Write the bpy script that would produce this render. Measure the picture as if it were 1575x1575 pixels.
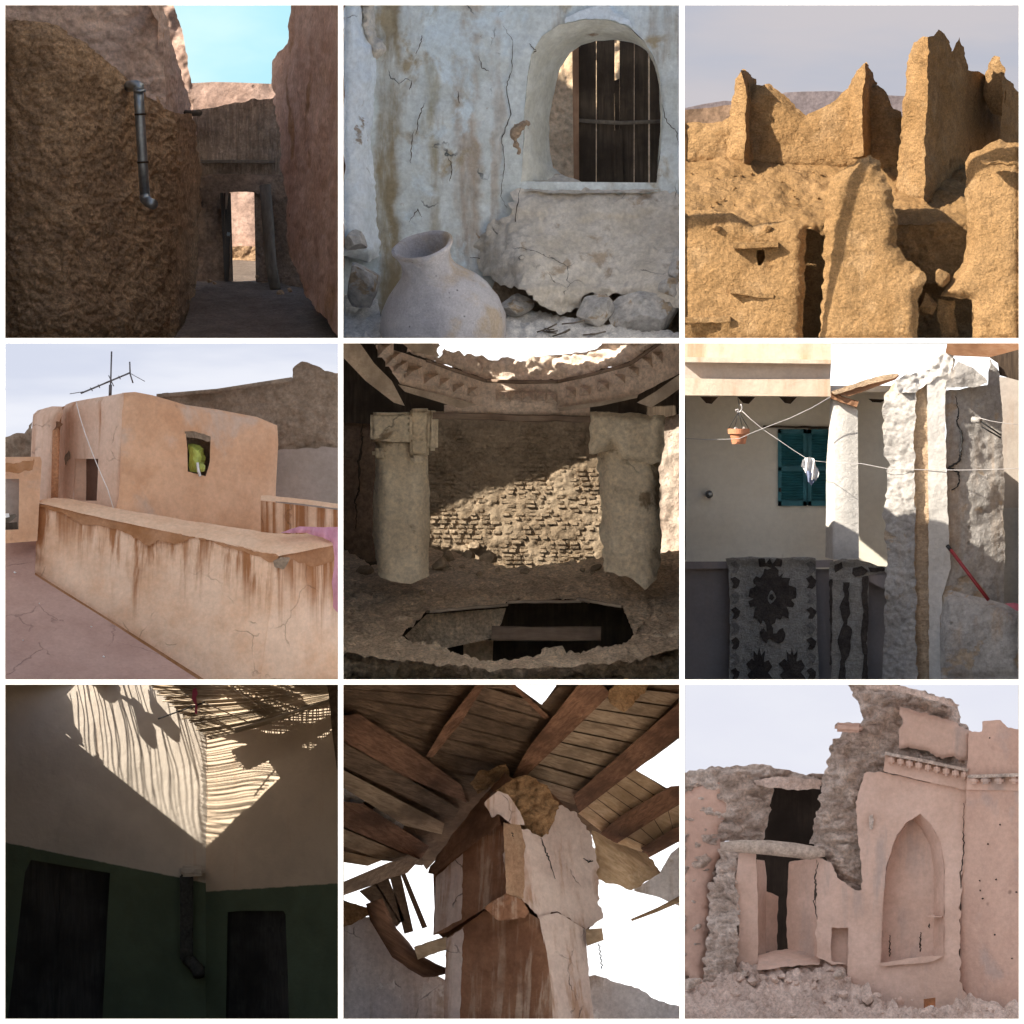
import bpy, bmesh, math, random
import numpy as np
from mathutils import Vector, Matrix
R = math.radians
random.seed(7)
rng = np.random.default_rng(7)
for o in list(bpy.data.objects): bpy.data.objects.remove(o)
SC = bpy.context.scene
COL = SC.collection

# ---------------------------------------------------------------- camera
cam = bpy.data.cameras.new('camera'); cam_o = bpy.data.objects.new('camera', cam); COL.objects.link(cam_o)
cam.type = 'ORTHO'; cam.ortho_scale = 15.75; cam.clip_end = 400
cam_o.location = (0, -60, 7.875); cam_o.rotation_euler = (R(90), 0, 0)
SC.camera = cam_o
# ---------------------------------------------------------------- sky and sun
ELEV, AZ = R(35), R(60)          # the sun stands front left of the tiers
SUN = Vector((-math.cos(ELEV)*math.sin(AZ), -math.cos(ELEV)*math.cos(AZ), math.sin(ELEV)))
w = bpy.data.worlds.new('World'); SC.world = w; w.use_nodes = True
nt = w.node_tree; bg = nt.nodes['Background']
sk = nt.nodes.new('ShaderNodeTexSky'); sk.sky_type = 'NISHITA'; sk.sun_disc = False
sk.sun_elevation = ELEV; sk.sun_rotation = math.atan2(SUN.x, SUN.y)
sk.air_density = 1.0; sk.dust_density = 4.0; sk.ozone_density = 0.6; sk.altitude = 900
nt.links.new(sk.outputs[0], bg.inputs[0]); bg.inputs[1].default_value = 0.08
sl = bpy.data.lights.new('sun', 'SUN'); so = bpy.data.objects.new('sun', sl); COL.objects.link(so)
sl.energy = 4.5; sl.angle = R(0.5); sl.color = (1.0, 0.93, 0.82)
so.location = SUN*50; so.rotation_euler = SUN.to_track_quat('Z', 'Y').to_euler()
SC.view_settings.view_transform = 'Standard'; SC.view_settings.look = 'None'
SC.view_settings.exposure = 1.15; SC.view_settings.gamma = 1.0
SC.render.engine = 'CYCLES'
SC.cycles.use_denoising = True; SC.cycles.use_adaptive_sampling = True; SC.cycles.adaptive_threshold = 0.03
SC.cycles.max_bounces = 8; SC.cycles.diffuse_bounces = 5; SC.cycles.glossy_bounces = 2
SC.cycles.sample_clamp_indirect = 6

# ---------------------------------------------------------------- noise
def _h(ix, iy, iz, s):
    n = (ix*374761393 + iy*668265263 + iz*2147483647 + s*974711).astype(np.int64) & 0xffffffff
    n = ((n ^ (n >> 13))*1274126177) & 0xffffffff
    n = ((n ^ (n >> 16))*2246822519) & 0xffffffff
    return ((n ^ (n >> 15)) & 0xffff)/32767.5 - 1.0
def vnoise(p, s=0):
    i = np.floor(p).astype(np.int64); f = p - i; f = f*f*f*(f*(f*6-15)+10)
    r = 0
    for a in (0, 1):
        wa = f[:, 0] if a else 1-f[:, 0]
        for b in (0, 1):
            wb = f[:, 1] if b else 1-f[:, 1]
            for c in (0, 1):
                wc = f[:, 2] if c else 1-f[:, 2]
                r = r + wa*wb*wc*_h(i[:, 0]+a, i[:, 1]+b, i[:, 2]+c, s)
    return r
def worley(p, freq, s=0):
    """distance to the nearest of one jittered point per cell: rounded lumps with crevices between"""
    p = p*freq; i = np.floor(p).astype(np.int64); best = np.full(len(p), 9.0)
    for a in (-1, 0, 1):
        for b in (-1, 0, 1):
            for c in (-1, 0, 1):
                q = i+np.array([a, b, c]); j = np.stack([_h(q[:, 0], q[:, 1], q[:, 2], s+k) for k in (1, 2, 3)], 1)*.5+.5
                best = np.minimum(best, ((q+j-p)**2).sum(1))
    return np.sqrt(best)
def fbm(p, freq=1.0, octv=4, s=0, ridge=False):
    r = 0; a = 1.0; t = 0
    for k in range(octv):
        n = vnoise(p*freq + 17.3*k, s+k)
        if ridge: n = 1-2*np.abs(n)
        r = r + a*n; t += a; a *= 0.55; freq *= 2.03
    return r/t

# ---------------------------------------------------------------- materials
MATS = {}
class NB:
    def __init__(self, name, rough=0.95):
        m = bpy.data.materials.new(name); m.use_nodes = True; self.m = m; self.t = m.node_tree
        self.b = self.t.nodes['Principled BSDF']; self.b.inputs['Roughness'].default_value = rough
        self.b.inputs['Specular IOR Level'].default_value = 0.15
        self.pos = self.n('ShaderNodeNewGeometry').outputs['Position']
    def n(self, t, **k):
        o = self.t.nodes.new(t)
        for a, v in k.items(): setattr(o, a, v)
        return o
    def l(self, a, b): self.t.links.new(a, b)
    def scale(self, v, s):
        o = self.n('ShaderNodeVectorMath', operation='MULTIPLY'); self.l(v, o.inputs[0]); o.inputs[1].default_value = s; return o.outputs[0]
    def noise(self, scale, detail=4, rough=.6, v=None, dist=0):
        o = self.n('ShaderNodeTexNoise'); o.inputs['Scale'].default_value = scale; o.inputs['Detail'].default_value = detail
        o.inputs['Roughness'].default_value = rough; o.inputs['Distortion'].default_value = dist
        self.l(v or self.pos, o.inputs['Vector']); return o.outputs['Fac']
    def ramp(self, f, a, b):
        o = self.n('ShaderNodeMapRange'); o.interpolation_type = 'SMOOTHSTEP'; self.l(f, o.inputs[0])
        o.inputs[1].default_value = a; o.inputs[2].default_value = b; return o.outputs[0]
    def mix(self, f, a, b, mode='MIX'):
        o = self.n('ShaderNodeMix', data_type='RGBA', blend_type=mode)
        for s, i in ((f, 0), (a, 6), (b, 7)):
            if isinstance(s, (int, float)): o.inputs[i].default_value = s
            elif isinstance(s, (tuple, list)): o.inputs[i].default_value = (*s, 1)
            else: self.l(s, o.inputs[i])
        return o.outputs[2]
    def math(self, op, a, b=0.0):
        o = self.n('ShaderNodeMath', operation=op)
        for s, i in ((a, 0), (b, 1)):
            if isinstance(s, (int, float)): o.inputs[i].default_value = s
            else: self.l(s, o.inputs[i])
        return o.outputs[0]
    def bump(self, h, strength, dist=.05):
        o = self.n('ShaderNodeBump'); o.inputs['Strength'].default_value = strength; o.inputs['Distance'].default_value = dist
        self.l(h, o.inputs['Height'])
        if self.b.inputs['Normal'].is_linked: self.l(self.b.inputs['Normal'].links[0].from_socket, o.inputs['Normal'])
        self.l(o.outputs[0], self.b.inputs['Normal'])
    def done(self, col):
        if isinstance(col, (tuple, list)): self.b.inputs['Base Color'].default_value = (*col, 1)
        else: self.l(col, self.b.inputs['Base Color'])
        MATS[self.m.name] = self.m; return self.m
def mud(name, c1, c2, scale=.8, bump=.5, bscale=9, grain=.35, streak=None, cracks=0, patches=(), spots=0, fibre=0, bdist=.05, rough=.95, straw=0, bands=(), st=(.5, .68), fall=None):
    n = NB(name, rough)
    col = n.mix(n.ramp(n.noise(scale, 5, .65), .36, .64), c1, c2)
    if streak:                                            # (colour, amount, horizontal frequency, vertical frequency)
        sc, amt, fx, fz = streak
        v = n.scale(n.pos, (fx, fx, fz))
        f = n.math('MULTIPLY', n.ramp(n.noise(1.0, 5, .65, v), *st), n.ramp(n.noise(scale*.9, 3), .32, .6))
        if fall:                                          # runs of rust that start at a coping line and peter out below it
            xa, za, xb, zb, L = fall; sx = n.n('ShaderNodeSeparateXYZ'); n.l(n.pos, sx.inputs[0])
            ln = n.math('ADD', n.math('MULTIPLY', n.math('SUBTRACT', sx.outputs[0], xa), (zb-za)/(xb-xa)), za)
            dp = n.math('ADD', n.math('SUBTRACT', ln, sx.outputs[2]), n.math('MULTIPLY', n.math('SUBTRACT', n.noise(1.0, 3, .6, n.scale(n.pos, (4, 4, .1))), .5), -2.6*L))
            f = n.math('MULTIPLY', n.math('SUBTRACT', 1.0, n.ramp(dp, .1*L, L)), n.ramp(n.noise(1.0, 5, .65, v), *st))
        col = n.mix(n.math('MULTIPLY', f, amt), col, sc)
    if bands:                                             # upright stains: (x, half width, colour, amount)
        sx = n.n('ShaderNodeSeparateXYZ'); n.l(n.pos, sx.inputs[0])
        xw = n.math('ADD', sx.outputs[0], n.math('MULTIPLY', n.math('SUBTRACT', n.noise(1.6, 4), .5), .5))
        for bx, bw, bc, ba in bands:
            f = n.math('SUBTRACT', 1.0, n.ramp(n.math('ABSOLUTE', n.math('SUBTRACT', xw, bx)), bw*.35, bw))
            f = n.math('MULTIPLY', f, n.ramp(n.noise(1.0, 5, .65, n.scale(n.pos, (2.5, 2.5, .5))), .3, .62)); col = n.mix(n.math('MULTIPLY', f, ba), col, bc)
    for (pc, lo, hi, ps) in patches:
        f = n.ramp(n.noise(ps, 6, .6, dist=.4), lo, hi)
        col = n.mix(f, col, pc); n.bump(n.math('SUBTRACT', 1.0, f), .35, .03)
    g = n.noise(bscale*2.2, 6, .7)
    lo, hi = 1-grain, 1+grain
    gm = n.n('ShaderNodeMapRange'); n.l(g, gm.inputs[0]); gm.inputs[1].default_value = .3; gm.inputs[2].default_value = .7
    gm.inputs[3].default_value = lo; gm.inputs[4].default_value = hi
    col = n.mix(1.0, col, gm.outputs[0], 'MULTIPLY')
    g2 = n.n('ShaderNodeMapRange'); n.l(n.noise(bscale*.45, 4, .6), g2.inputs[0]); g2.inputs[1].default_value = .3; g2.inputs[2].default_value = .7; g2.inputs[3].default_value = 1-grain*.6; g2.inputs[4].default_value = 1+grain*.4
    col = n.mix(1.0, col, g2.outputs[0], 'MULTIPLY')
    if spots:
        vo = n.n('ShaderNodeTexVoronoi'); vo.inputs['Scale'].default_value = bscale*.55; n.l(n.pos, vo.inputs['Vector'])
        f = n.math('MULTIPLY', n.math('SUBTRACT', 1.0, n.ramp(vo.outputs['Distance'], .05, .16)), n.ramp(n.noise(bscale*.2, 2), .5, .62))
        col = n.mix(n.math('MULTIPLY', f, spots), col, tuple(x*.25 for x in c1)); n.bump(n.math('SUBTRACT', 1.0, f), .5, .02)
    if cracks:
        dv = n.n('ShaderNodeVectorMath', operation='ADD'); nn = n.n('ShaderNodeTexNoise'); nn.inputs['Scale'].default_value = 2.5; nn.inputs['Detail'].default_value = 5
        n.l(n.pos, nn.inputs['Vector']); sm = n.scale(nn.outputs['Color'], (.4, .4, .4)); n.l(n.pos, dv.inputs[0]); n.l(sm, dv.inputs[1])
        vo = n.n('ShaderNodeTexVoronoi', feature='DISTANCE_TO_EDGE'); vo.inputs['Scale'].default_value = .75; n.l(dv.outputs[0], vo.inputs['Vector'])
        f = n.math('MULTIPLY', n.math('SUBTRACT', 1.0, n.ramp(vo.outputs['Distance'], .002, .009)), n.ramp(n.noise(1.1, 3), .5, .6))
        col = n.mix(n.math('MULTIPLY', f, cracks), col, tuple(x*.22 for x in c1)); n.bump(n.math('SUBTRACT', 1.0, f), .6, .02)
    if fibre:
        f = n.noise(1.0, 4, .6, n.scale(n.pos, (26, 26, 1.6)))
        col = n.mix(n.math('MULTIPLY', n.ramp(f, .42, .6), .55), col, tuple(x*.45 for x in c1)); n.bump(f, fibre, .08)
    if straw:
        f = n.noise(1.0, 3, .6, n.scale(n.pos, (9, 9, 34)))
        col = n.mix(n.math('MULTIPLY', n.ramp(f, .55, .7), .4), col, tuple(min(1, x*1.7) for x in c1)); n.bump(f, straw, .05)
    n.bump(n.noise(bscale, 8, .68), bump, bdist)
    return n.done(col)
def wood(name, c1, c2, axis=(20, 20, 1.5), bump=.35, rough=.8, grain=1.0, ang=None):
    n = NB(name, rough)
    src = n.pos
    if ang is not None:                                   # grain running at an angle in the xz plane
        vr = n.n('ShaderNodeVectorRotate', rotation_type='Y_AXIS'); n.l(n.pos, vr.inputs['Vector']); vr.inputs['Angle'].default_value = R(ang); src = vr.outputs[0]; axis = (1.3, 9, 24)
    v = n.scale(src, axis)
    f = n.noise(1.0, 6, .65, v, dist=.6)
    col = n.mix(n.ramp(f, .3, .7), c1, c2)
    col = n.mix(n.ramp(n.noise(1.3, 4), .35, .7), col, tuple(x*.62 for x in c1))
    n.bump(f, bump, .02)
    return n.done(col)
def plain(name, c, rough=.7, var=.12, metal=0, bump=.1):
    n = NB(name, rough); n.b.inputs['Metallic'].default_value = metal
    n.b.inputs['Specular IOR Level'].default_value = .4
    col = n.mix(n.ramp(n.noise(5, 5), .3, .7), tuple(x*(1-var) for x in c), tuple(min(1, x*(1+var)) for x in c))
    n.bump(n.noise(30, 4), bump, .01)
    return n.done(col)
def skymat(name, c1, c2, strength, scale=.35, stretch=(1, 1, 2.2)):
    m = bpy.data.materials.new(name); m.use_nodes = True; t = m.node_tree; t.nodes.clear()
    o = t.nodes.new('ShaderNodeOutputMaterial'); e = t.nodes.new('ShaderNodeEmission'); t.links.new(e.outputs[0], o.inputs[0])
    g = t.nodes.new('ShaderNodeNewGeometry'); mp = t.nodes.new('ShaderNodeVectorMath'); mp.operation = 'MULTIPLY'; mp.inputs[1].default_value = stretch
    t.links.new(g.outputs['Position'], mp.inputs[0])
    n = t.nodes.new('ShaderNodeTexNoise'); n.inputs['Scale'].default_value = scale; n.inputs['Detail'].default_value = 4; t.links.new(mp.outputs[0], n.inputs['Vector'])
    r = t.nodes.new('ShaderNodeMapRange'); r.inputs[1].default_value = .35; r.inputs[2].default_value = .65; r.interpolation_type = 'SMOOTHSTEP'; t.links.new(n.outputs['Fac'], r.inputs[0])
    mx = t.nodes.new('ShaderNodeMix'); mx.data_type = 'RGBA'; t.links.new(r.outputs[0], mx.inputs[0]); mx.inputs[6].default_value = (*c1, 1); mx.inputs[7].default_value = (*c2, 1)
    t.links.new(mx.outputs[2], e.inputs[0]); e.inputs[1].default_value = strength
    MATS[name] = m; return m

# ---------------------------------------------------------------- object helpers
def link(name, me, mat, parent=None):
    o = bpy.data.objects.new(name, me); COL.objects.link(o)
    if mat is not None and not me.materials: me.materials.append(MATS[mat] if isinstance(mat, str) else mat)
    if parent is not None:
        o.parent = parent; o.matrix_parent_inverse = Matrix.Translation(-WLOC(parent))
    return o
def WLOC(o):
    v = o.location.copy()
    return v
def tag(o, label, cat, group=None, kind=None):
    o['label'] = label; o['category'] = cat
    if group: o['group'] = group
    if kind: o['kind'] = kind
    return o
def struct(o, kind='structure'):
    o['kind'] = kind; return o
def thing(name, label, cat, loc=(0, 0, 0), group=None):
    o = bpy.data.objects.new(name, None); COL.objects.link(o); o.location = loc; o.empty_display_size = .2
    return tag(o, label, cat, group)
def mesh(name, verts, faces, smooth=False):
    me = bpy.data.meshes.new(name); me.from_pydata([tuple(v) for v in verts], [], [tuple(int(i) for i in f) for f in faces])
    if smooth: me.polygons.foreach_set('use_smooth', [True]*len(me.polygons))
    me.update(); return me

K = 528/1575/100
class Cell:
    def __init__(self, ox, oy, y0): self.ox, self.oy, self.y0 = ox, oy, y0
    def x(self, u): return (self.ox - 787.5)/100 + u*K
    def z(self, v): return (1575 - self.oy)/100 - v*K
    def P(self, u, v, d): return Vector((self.x(u), self.y0 + d, self.z(v)))
def plane(*a):
    """depth of a flat surface through anchors (u, v, depth)"""
    A = np.array([[p[0], p[1], 1] for p in a], float); s = np.linalg.lstsq(A, np.array([p[2] for p in a], float), rcond=None)[0]
    return lambda u, v: s[0]*u + s[1]*v + s[2]
def dfun(d):
    if callable(d): return d
    return lambda u, v: np.zeros_like(np.asarray(u, float)) + d
def inside(P, poly):
    x, y = P[:, 0], P[:, 1]; r = np.zeros(len(P), bool); n = len(poly)
    for i in range(n):
        (x1, y1), (x2, y2) = poly[i], poly[(i+1) % n]
        if y1 == y2: continue
        c = ((y1 > y) != (y2 > y)) & (x < (x2-x1)*(y-y1)/(y2-y1)+x1); r ^= c
    return r
def nearest(P, poly):
    A = np.asarray(poly, float); B = np.roll(A, -1, 0); best = np.full(len(P), 1e9); q = P.copy()
    for a, b in zip(A, B):
        ab = b-a; L = ab@ab
        if L == 0: continue
        t = np.clip(((P-a)@ab)/L, 0, 1); c = a+t[:, None]*ab; dd = ((P-c)**2).sum(1); m = dd < best
        best[m] = dd[m]; q[m] = c[m]
    return q, np.sqrt(best)
def rag(poly, jag, seed, jf=.02, stepu=14):
    """an outline worn ragged, except where it leaves the cell"""
    out = []; A = np.asarray(poly, float); n = len(A)
    for i in range(n):
        a, b = A[i], A[(i+1) % n]; L = np.hypot(*(b-a)); k = max(1, int(L/stepu))
        nn = np.array([-(b-a)[1], (b-a)[0]])/max(L, 1e-6)
        for j in range(k):
            p = a+(b-a)*j/k
            edge = (min(p[0], p[1]) < 20 or max(p[0], p[1]) > 1555)
            if not edge:
                q = np.array([[p[0]*jf, p[1]*jf, seed*3.7]]); p = p + nn*jag*fbm(q, 1, 4, seed)[0]*1.9
            out.append(p)
    return np.array(out)
SEED = [100]
def slab(C, name, pts, d, mat, parent=None, thick=.35, amp=.02, freq=1.6, step=10, holes=(), jag=0, octv=4, rnd=0, rr=40, ridge=0, jf=.035, bulge=None, smooth=True, lump=None, strata=1.0):
    SEED[0] += 1; sd = SEED[0]; f = dfun(d)
    poly = rag(pts, jag, sd, jf) if jag else np.asarray(pts, float)
    poly = np.clip(poly, [1, 1], [1574, 1586])
    hs = [rag(h, jag*.6, sd+50, jf) if jag else np.asarray(h, float) for h in holes]
    lo, hi = poly.min(0), poly.max(0); step = min(step, max(3, (hi-lo).min()/4))
    nx, ny = [max(1, int(math.ceil((hi[i]-lo[i])/step))) for i in (0, 1)]
    gx = np.linspace(lo[0], hi[0], nx+1); gy = np.linspace(lo[1], hi[1], ny+1)
    cx, cy = np.meshgrid((gx[:-1]+gx[1:])/2, (gy[:-1]+gy[1:])/2); c = np.stack([cx.ravel(), cy.ravel()], 1)
    keep = inside(c, poly)
    for h in hs: keep &= ~inside(c, h)
    ii = np.nonzero(keep)[0]
    if not len(ii): return None
    jx, jy = ii % nx, ii//nx; vid = lambda a, b: b*(nx+1)+a
    Q = np.stack([vid(jx, jy), vid(jx, jy+1), vid(jx+1, jy+1), vid(jx+1, jy)], 1)
    used, inv = np.unique(Q, return_inverse=True); Q = inv.reshape(-1, 4)
    UV = np.stack([gx[used % (nx+1)], gy[used//(nx+1)]], 1)
    E = np.concatenate([Q[:, [0, 1]], Q[:, [1, 2]], Q[:, [2, 3]], Q[:, [3, 0]]]); key = np.sort(E, 1)
    _, first, cnt = np.unique(key, axis=0, return_index=True, return_counts=True); BE = E[first[cnt == 1]]
    bv = np.unique(BE)
    allp = [poly]+hs; bq = UV[bv].copy(); bd = np.full(len(bv), 1e9); 
    for p in allp:
        q, dd = nearest(UV[bv], p); m = dd < bd; bq[m] = q[m]; bd[m] = dd[m]
    UV[bv] = bq
    corners = np.concatenate([np.asarray(pts, float)]+[np.asarray(h, float) for h in holes]) if not jag else np.zeros((0, 2))
    for cpt in corners:
        dd = ((UV[bv]-cpt)**2).sum(1); k = dd.argmin()
        if dd[k] < (step*1.3)**2: UV[bv[k]] = cpt
    D = f(UV[:, 0], UV[:, 1]).astype(float)
    if rnd:
        _, ed = nearest(UV, poly); 
        fr = (UV.min(1) < 22) | (UV.max(1) > 1553)
        D = D + rnd*np.exp(-(ed/rr)**1.5)*(~fr)
    if bulge is not None: D = D + bulge(UV[:, 0], UV[:, 1])
    X = np.stack([C.x(UV[:, 0]), C.y0+D, C.z(UV[:, 1])], 1)
    e = 5.0; du = (f(UV[:, 0]+e, UV[:, 1])-f(UV[:, 0]-e, UV[:, 1]))/(2*e*K); dv = -(f(UV[:, 0], UV[:, 1]+e)-f(UV[:, 0], UV[:, 1]-e))/(2*e*K)
    N = np.stack([du, -np.ones(len(D)), dv], 1); N /= np.linalg.norm(N, axis=1)[:, None]
    if amp:
        s = X*np.array([1, 1, strata]); n1 = fbm(s, freq, octv, sd)
        if ridge: n1 = (1-ridge)*n1 + ridge*(fbm(s, freq*1.3, octv, sd+9, True))
        X = X + N*(amp*n1)[:, None]
    if lump:
        la, lf = lump; q = X*np.array([1, 1, 1.25*strata]); q = q + .25/lf*np.stack([fbm(q, lf*1.2, 2, sd+31+k) for k in range(3)], 1)
        X = X + N*(la*(.55-worley(q, lf, sd)) + la*.45*(.55-worley(q, lf*2.3, sd+5)))[:, None]
    n = len(X); V = list(X); F = [tuple(q) for q in Q]
    Bk = X+np.array([0, thick, 0]); V += list(Bk); F += [tuple(n+i for i in q[::-1]) for q in Q]
    V = np.array(V); base = len(V)
    se = BE; us, si = np.unique(se, return_inverse=True); si = si.reshape(-1, 2)
    V = np.concatenate([V, X[us], Bk[us]]); m = len(us)
    F += [(base+a, base+m+a, base+m+b, base+b) for a, b in si[:, ::1]]
    me = bpy.data.meshes.new(name); me.from_pydata(V.tolist(), [], [tuple(int(k) for k in q) for q in F])
    me.polygons.foreach_set('use_smooth', [bool(smooth)]*len(me.polygons)); me.update()
    return link(name, me, mat, parent)
def poly(C, name, pts, d, mat, parent=None, thick=.1):
    f = dfun(d); P = [C.P(u, v, float(f(u, v))) for u, v in pts]
    if sum((pts[i][0]*pts[(i+1) % len(pts)][1]-pts[(i+1) % len(pts)][0]*pts[i][1]) for i in range(len(pts))) > 0: P = P[::-1]
    n = len(P); B = [p+Vector((0, thick, 0)) for p in P]
    F = [tuple(range(n)), tuple(range(2*n-1, n-1, -1))]+[((i+1) % n, i, n+i, n+(i+1) % n) for i in range(n)]
    return link(name, mesh(name, P+B, F), mat, parent)
def roughbox(C, name, u0, v0, u1, v1, d0, d1, mat, parent=None, amp=.02, cuts=5, freq=3, bev=.02, tilt=0):
    bm = bmesh.new(); bmesh.ops.create_cube(bm, size=1)
    a, b = C.P(u0, v1, d0), C.P(u1, v0, d1); s = b-a; c = (a+b)/2
    for v in bm.verts: v.co = Vector((v.co.x*s.x, v.co.y*s.y, v.co.z*s.z))
    bmesh.ops.bevel(bm, geom=bm.edges[:], offset=min(bev, min(s)*.3), segments=2, affect='EDGES')
    if cuts:
        bmesh.ops.triangulate(bm, faces=bm.faces[:]); 
        for _ in range(cuts):
            L = max(s)/ (2+cuts*2)
            es = [e for e in bm.edges if e.calc_length() > L]
            if not es: break
            bmesh.ops.subdivide_edges(bm, edges=es, cuts=1); bmesh.ops.triangulate(bm, faces=bm.faces[:])
    SEED[0] += 1
    P = np.array([v.co for v in bm.verts])+np.array(c); n = fbm(P, freq, 3, SEED[0])*amp; bm.normal_update()
    for v, k in zip(bm.verts, n): v.co = v.co + v.normal*k
    rot = Matrix.Rotation(tilt, 4, 'Y')
    for v in bm.verts: v.co = rot @ v.co + c
    me = bpy.data.meshes.new(name); bm.to_mesh(me); bm.free(); me.polygons.foreach_set('use_smooth', [cuts > 0]*len(me.polygons))
    return link(name, me, mat, parent)
def beam(name, p, q, wd, ht, mat, parent=None, up=(0, 0, 1), amp=.006, seg=8, taper=1.0):
    p, q = Vector(p), Vector(q); a = (q-p); L = a.length; a.normalize(); s = a.cross(Vector(up)).normalized(); t = s.cross(a)
    V, F = [], []; SEED[0] += 1; r = random.Random(SEED[0])
    for i in range(seg+1):
        c = p+a*L*i/seg; k = 1+(taper-1)*i/seg; j = Vector((r.uniform(-1, 1), r.uniform(-1, 1), r.uniform(-1, 1)))*amp
        e = .82
        for x, y in ((-1, -e), (-e, -1), (e, -1), (1, -e), (1, e), (e, 1), (-e, 1), (-1, e)):
            V.append(c+j+s*x*wd/2*k+t*y*ht/2*k+Vector((r.uniform(-1, 1), r.uniform(-1, 1), r.uniform(-1, 1)))*amp*.6)
    m = 8
    for i in range(seg):
        for j in range(m): F.append((i*m+j, i*m+(j+1) % m, (i+1)*m+(j+1) % m, (i+1)*m+j))
    F += [tuple(range(m))[::-1], tuple(range(seg*m, seg*m+m))]
    return link(name, mesh(name, V, F), mat, parent)
def tube(name, pts, r, mat, parent=None, sides=10, radii=None, smooth=True, amp=0):
    P = [Vector(p) for p in pts]; V, F = [], []; n = len(P); rr = radii or [r]*n; up = Vector((.13, .31, .94)); rd = random.Random(len(P)+int(P[0].x*100))
    for i, p in enumerate(P):
        a = (P[min(i+1, n-1)]-P[max(i-1, 0)]).normalized()
        s = a.cross(up)
        s = (s if s.length > .05 else a.cross(Vector((1, 0, 0)))).normalized(); t = s.cross(a)
        for k in range(sides):
            g = 2*math.pi*k/sides; V.append(p+(s*math.cos(g)+t*math.sin(g))*rr[i]*(1+rd.uniform(-amp, amp)))
    for i in range(n-1):
        for k in range(sides): F.append((i*sides+k, i*sides+(k+1) % sides, (i+1)*sides+(k+1) % sides, (i+1)*sides+k))
    F += [tuple(range(sides))[::-1], tuple(range((n-1)*sides, n*sides))]
    me = mesh(name, V, F, smooth); return link(name, me, mat, parent)
ROCKS = {}
def rock_mesh(k, flat=.7):
    if (k, flat) in ROCKS: return ROCKS[(k, flat)]
    bm = bmesh.new(); bmesh.ops.create_icosphere(bm, subdivisions=3, radius=.5); r = random.Random(k)
    cuts = [Vector((r.uniform(-1, 1), r.uniform(-1, 1), r.uniform(-1, 1))).normalized() for _ in range(11)]
    lim = [r.uniform(.24, .38) for _ in cuts]
    for v in bm.verts:
        for c, lm in zip(cuts, lim):
            dd = v.co.dot(c)-lm
            if dd > 0: v.co -= c*dd
        v.co += Vector((r.uniform(-1, 1), r.uniform(-1, 1), r.uniform(-1, 1)))*.009; v.co.z *= flat
    me = bpy.data.meshes.new('rock'); bm.to_mesh(me); bm.free(); ROCKS[(k, flat)] = me; return me
def rock(C, name, u, v, d, su, sv, mat, parent=None, k=None, sd=None):
    k = random.randrange(6) if k is None else k
    me = rock_mesh(k, .8).copy() if mat else rock_mesh(k, .8)
    me.materials.clear(); me.materials.append(MATS[mat])
    o = bpy.data.objects.new(name, me); COL.objects.link(o)
    o.location = C.P(u, v, d); o.scale = (su*K, (sd or (su+sv)/2)*K, sv*K/.8); o.rotation_euler = (random.uniform(-.3, .3), random.uniform(-.3, .3), random.uniform(0, 6))
    if parent is not None: o.parent = parent; o.matrix_parent_inverse = Matrix.Translation(-WLOC(parent))
    return o
def boxw(name, lo, hi, mat, parent=None):
    (x0, y0, z0), (x1, y1, z1) = lo, hi
    V = [(x0, y0, z0), (x1, y0, z0), (x1, y1, z0), (x0, y1, z0), (x0, y0, z1), (x1, y0, z1), (x1, y1, z1), (x0, y1, z1)]
    F = [(3, 2, 1, 0), (4, 5, 6, 7), (0, 1, 5, 4), (1, 2, 6, 5), (2, 3, 7, 6), (3, 0, 4, 7)]
    return link(name, mesh(name, V, F), mat, parent)
def strip(name, pts, w0, mat, parent=None):
    return tube(name, pts, w0, mat, parent, sides=6)
def crack(C, pts, f, rad, mat, parent, seed=1):
    """a thin jagged fissure line lying on a surface"""
    r = random.Random(seed); P = []
    for i in range(len(pts)-1):
        for k in range(7):
            t = k/7; u = pts[i][0]+(pts[i+1][0]-pts[i][0])*t+r.uniform(-3.5, 3.5); v = pts[i][1]+(pts[i+1][1]-pts[i][1])*t+r.uniform(-3, 3); P.append(C.P(u, v, float(f(u, v))))
    n = len(P); return tube('crack', P, rad, mat, parent, 5, radii=[rad*(.35+.65*math.sin(math.pi*(i+.5)/n))*r.uniform(.5, 1.3) for i in range(n)])
def toward_sun(p, z):
    """where the ray from p to the sun passes the height z"""
    t = (z-p.z)/SUN.z; return p+SUN*t
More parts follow.
